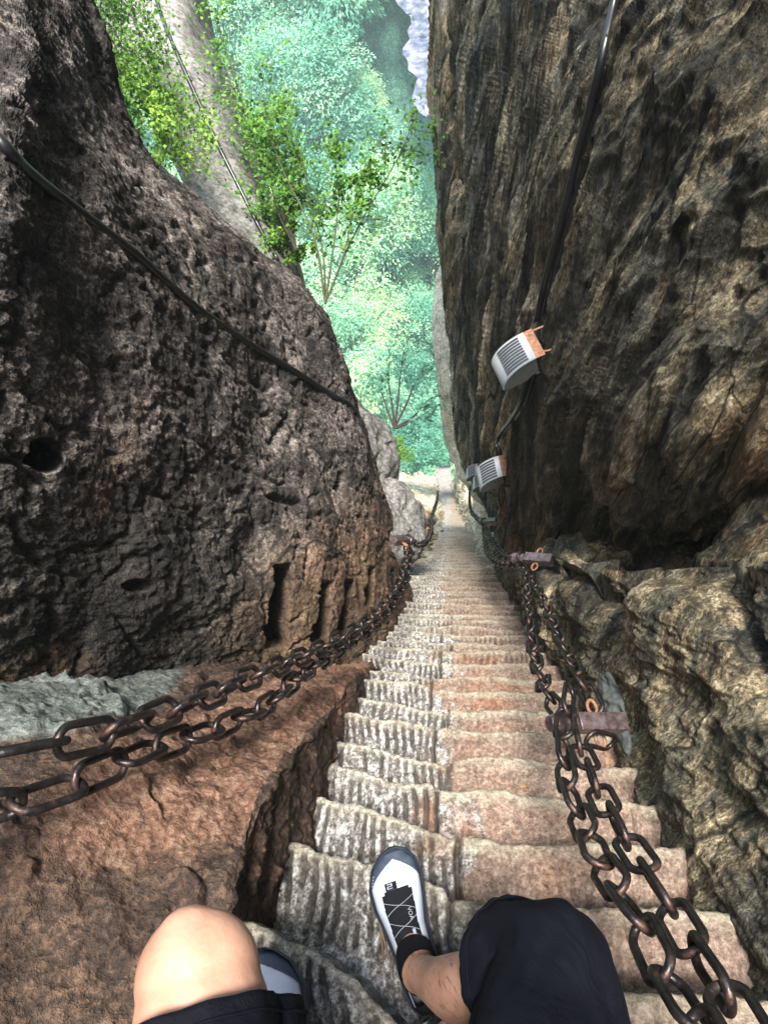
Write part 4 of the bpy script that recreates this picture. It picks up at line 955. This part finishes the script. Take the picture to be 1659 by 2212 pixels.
for vv_, nr_ in ((v1, 140), (v2, 160)):
    rg_ = vv_.reshape(nr_, 72, 3)[nr_//2-4]; cn_ = rg_.mean(0); rg_ = cn_+(rg_-cn_)*1.012; hv, hf = tube(np.concatenate([rg_, rg_[:1]]), .0016, 6, cap=False); mesh('hem', hv, hf, M['cloth'], shorts_o)
v, f = tube([(-.02, -.49, -.72), (-.02, -.50, -.58), (-.02, -.47, -.40), (-.02, -.43, -.27)], [.185, .165, .185, .10], 24, n=16, sq=(1.0, 1))
v, f = merge([(v, f), ball((-.02, -.45, -.36), .16, (1.35, .85, .8))] + [limb(np.array([-.02+s_*.19, -.44, -.34]), np.array([-.02+s_*.235, -.35, -.46]), [.075, .066, .062]) for s_ in (-1, 1)])
mesh('shirt', v, f, M['shirt'], person)
v, f = ball((-.02, -.35, .055), .108, (.80, .95, 1.08)); mesh('hair', v, f, M['hair'], person)

def shoe(heel, d, z0, side, label=None):
    """heel point on the tread, d unit toe direction; side +1 = lateral on the right"""
    d = un([d[0], d[1], 0]); lat = np.array([d[1], -d[0], 0]); up = np.array([0, 0, 1.]); Ls = .292
    heel = np.array([heel[0], heel[1], z0])
    tk = [0, .06, .18, .35, .5, .65, .78, .9, .97, 1.0]
    wk = [.018, .032, .037, .036, .040, .049, .0525, .043, .024, .004]        # half widths
    hk = [.060, .078, .082, .080, .074, .062, .052, .042, .034, .020]        # top heights
    ck = [0, 0, 0, .002, .004, .003, .0, -.006, -.010, -.012]
    def S_(t, a, off=0.0, base=.018):
        t = np.asarray(t); wv = np.interp(t, tk, wk); wv = wv; hv = np.interp(t, tk, hk); cv = np.interp(t, tk, ck)*side*-1
        ca, sa = np.cos(a), np.sin(a)
        x = np.sign(ca)*np.abs(ca)**.8*(wv+off); z = base+np.abs(sa)**.75*(hv-base+off)
        return heel+d*(t*Ls)[..., None]+lat*(x+cv)[..., None]+up*z[..., None]
    rt = empty('shoe_holder', None, None); 
    nt_, na = 130, 90; t = np.linspace(0, 1, nt_); t = (1-np.cos(t*np.pi))/2*.6+t*.4; a = np.linspace(0, np.pi, na)
    TT, AA = np.meshgrid(t, a, indexing='ij')
    # smooth the interpolated profiles
    def smooth_interp(vals):
        return np.interp(np.linspace(0, 1, 400), tk, vals)
    g0 = S_(TT, AA)
    op = (TT < .40) & (TT > .03) & (AA > .75) & (AA < np.pi-.75)             # ankle opening
    bpy.data.objects.remove(rt)
    q = gridf(nt_, na); cen_t = TT.ravel()[q].mean(1); cen_a = AA.ravel()[q].mean(1)
    opn = (cen_t < .33) & (cen_t > .05) & (cen_a > .62) & (cen_a < np.pi-.62)
    par = mesh('shoe', g0.reshape(-1, 3), q[~opn], M['upper'], person)
    if label: par['label'] = label
    def region(name, mask, off, mat):
        gg = S_(TT, AA, off).reshape(-1, 3); fs = q[mask & ~opn]; us, inv = np.unique(fs, return_inverse=True)
        mesh(name, gg[us], inv.reshape(fs.shape), mat, par_holder, smooth=True)
    class _PH: pass
    # sub-parts hang under the shoe mesh
    global par_holder
    par_holder = par
    ca_ = np.cos(cen_a)*side
    toe = cen_t > .925-.11*np.abs(cen_a-np.pi/2)
    rand = (cen_a < .30) | (cen_a > np.pi-.30)
    region('toe_cap', toe | rand | ((cen_t > .6) & (np.minimum(cen_a, np.pi-cen_a) < .5*sst(.5, .9, cen_t))), .0016, M['rubber'])
    ang_ = np.abs(cen_a-np.pi/2)
    tongue = (cen_t > .30) & (cen_t < .735) & (ang_ < .64-.25*(cen_t-.33)) & ~((cen_t > .715) & (ang_ > .40))
    region('tongue', tongue, .0028, M['black'])
    collar = (cen_t < .36) & (cen_t > .0) & (np.minimum(cen_a, np.pi-cen_a) > .48)
    region('collar', collar, .003, M['black'])
    # sole
    ns = 70; ts = np.linspace(0, 1, ns); wv = np.interp(ts, tk, wk)+.005; cv = np.interp(ts, tk, ck)*-side; spr = .010*sst(.85, 1, ts)
    rows = []
    for zz, gx in ((0, -.004), (.004, .0), (.014, .002), (.022, .0), (.028, -.003)):
        Lr = np.stack([heel+d*((tt*1.02-.01)*Ls)+lat*(-(w_+gx)+c_)+up*(zz+s_) for tt, w_, c_, s_ in zip(ts, wv, cv, spr)])
        Rr = np.stack([heel+d*((tt*1.02-.01)*Ls)+lat*((w_+gx)+c_)+up*(zz+s_) for tt, w_, c_, s_ in zip(ts, wv, cv, spr)])
        rows.append(np.concatenate([Lr, Rr[::-1]]))
    g = np.array(rows); nn = g.shape[1]
    mesh('sole', g.reshape(-1, 3), gridf(5, nn, wrap=True).tolist()+[list(range(nn))], M['rubber'], par)
    # laces: two crosses over the tongue
    lc = []
    for tc in (.63, .50):
        for sgn in (1, -1):
            lc.append(tube(S_(np.linspace(tc-.045, tc+.045, 9), np.pi/2+sgn*np.linspace(-.55, .55, 9), .0045), .0006, 5))
    lc.append(tube(S_(np.linspace(.42, .40, 9), np.pi/2+np.linspace(-.6, .6, 9), .0045), .0006, 5))
    v, f = merge(lc); mesh('lace', v, f, M['print'], par)
    # tab with emblem, tongue print and heel tag
    def patchq(t0, t1, a0, a1, off, mat, name, par_=None):
        tt, aa = np.meshgrid(np.linspace(t0, t1, 6), np.linspace(a0, a1, 6), indexing='ij'); mesh(name, S_(tt, aa, off).reshape(-1, 3), gridf(6, 6), mat, par)
    c = np.pi/2
    patchq(.735, .785, c-.02, c+.30, .006, M['black'], 'tab'); 
    for (t0, t1, a0, a1) in ((.772, .777, .06, .22), (.758, .763, .06, .22), (.744, .749, .06, .22), (.760, .776, .06, .09), (.745, .761, .19, .22)):
        patchq(t0, t1, c+a0, c+a1, .0075, M['print'], 'emblem')
    patchq(.395, .425, c-.24*side-.09, c-.24*side+.09, .0072, M['print'], 'tag'); patchq(.432, .47, c-.24*side-.07, c-.24*side+.05, .0072, M['print'], 'tag')
    for j in range(4): patchq(.80+j*.018, .808+j*.018, np.pi-.62, np.pi-.42, .004, M['print'], 'stripe')
    # letters on the tongue
    cu = bpy.data.curves.new('tongue_print', 'FONT'); cu.body = 'VOA'; cu.size = .011; cu.materials.append(M['print']); to = bpy.data.objects.new('tongue_print', cu); link(to); bpy.context.view_layer.update()
    me_ = bpy.data.meshes.new_from_object(to.evaluated_get(bpy.context.evaluated_depsgraph_get())); bpy.data.objects.remove(to); to = bpy.data.objects.new('tongue_print', me_); link(to, par)
    pc = S_(np.array(.60), np.array(c-.18*side), .0075)-np.array(person.location); up2 = un(up+d*.25); x_ = un(-d+up*.25); y_ = np.cross(up2, x_)
    z_ = np.cross(x_, y_); to.matrix_local = Matrix([[x_[0], y_[0], z_[0], pc[0]], [x_[1], y_[1], z_[1], pc[1]], [x_[2], y_[2], z_[2], pc[2]], [0, 0, 0, 1]])
    return S_
shoe(heelR, dirR, SOLE, 1, 'pale shoe planted on the lower tread'); shoe(heelL, dirL, SOLE2, -1, 'pale shoe half hidden behind the bare knee')
for an, d_, kn in ((ankR_, dirR, kR), (ankL_, dirL, kL)):
    ax = un(kn-an); v, f = tube([an+np.append(d_[:2], 0)*.035+np.array([0, 0, -.05]), an+np.append(d_[:2], 0)*.008+np.array([0, 0, -.012]), an+ax*.012], [.036, .0385, .0385], 20, n=12, cap=False)
    mesh('sock', v, f, M['sock'], person)

# ------------------------------------------------------------------ litter
lm = [plain('yellow_dry_leaf', (.55, .38, .06), .6), plain('brown_dry_leaf', (.25, .12, .04), .7), plain('white_grit', (.7, .7, .7), .7), plain('straw', (.13, .09, .045), .8)]
def on_step(px, py):
    best = None
    r = R @ pray(px, py); k = -H/(r[2]+TAN*r[1]); p = r*k
    kk = math.ceil((p[1]/CO-S0)/L-1e-6); 
    z = -H-TAN*((S0+kk*L)*CO)
    return PZ(px, py, z+.006)
def litter(px, py, kind, sz, rot, label, cat='leaf'):
    p = on_step(px, py); u = np.array([math.cos(rot), math.sin(rot), .1]); s_ = np.array([-math.sin(rot), math.cos(rot), .0])
    if kind == 3: v, f = tube([p-u*sz+[0, 0, .004], p+[0, 0, .008], p+u*sz+[0, 0, .004]], .0022, 6, n=8); nm = 'dry_twig'
    elif kind == 2: v, f = ball(p, sz*.6, (1, .8, .6)); nm = 'pebble'
    else:
        tt = np.linspace(-1, 1, 9); wd = (1-tt**2)**.8*.45; g = np.array([[p+u*sz*t_+s_*sz*w_*k_+np.array([0, 0, .004+.25*sz*abs(k_)*w_+.1*sz*t_*t_]) for k_ in (-1, 0, 1)] for t_, w_ in zip(tt, wd)]); v, f = g.reshape(-1, 3), gridf(9, 3); nm = 'fallen_leaf'
    tag(mesh(nm, v, f, lm[kind]), label, cat)
litter(750,1748,0,.014,1.2,'yellow fallen leaf on the left grooved tread')
litter(905,1568,0,.014,.4,'small yellow leaf beside the seam of the steps')
litter(1292,1728,0,.014,1.9,'yellow leaf on the tread beneath the nearest bracket')
litter(1130,1700,1,.012,.2,'tiny brown leaf in the middle of the right treads')
litter(880,1880,2,.006,.4,'white pebble beside the toe of the lower shoe','pebble')
litter(822,2005,3,.055,1.75,'dry twig lying left of the lower shoe','twig')
litter(830,2030,3,.045,1.95,'short dry straw left of the lower shoe heel','twig')
litter(1245,1655,2,.007,.4,'white pebble under the short rusty chain','pebble')
litter(1390,2080,2,.007,.4,'white pebble right of the covered knee','pebble')

# ------------------------------------------------------------------ haze
HAZE = .0034
if HAZE:
    import bmesh
    bm = bmesh.new(); bmesh.ops.create_cube(bm, size=1)
    for v in bm.verts: v.co = Vector((v.co.x*330, v.co.y*250+110, v.co.z*190-20+ (-0)))
    me = bpy.data.meshes.new('haze'); bm.to_mesh(me); bm.free(); hz = bpy.data.objects.new('haze', me); link(hz); hz['kind'] = 'stuff'
    m = bpy.data.materials.new('haze'); m.use_nodes = True; t = m.node_tree; t.nodes.remove(t.nodes['Principled BSDF'])
    pv = t.nodes.new('ShaderNodeVolumePrincipled'); pv.inputs['Color'].default_value = (.74, .97, .95, 1); pv.inputs['Density'].default_value = HAZE; pv.inputs['Anisotropy'].default_value = .35
    t.links.new(pv.outputs[0], t.nodes['Material Output'].inputs['Volume']); me.materials.append(m)
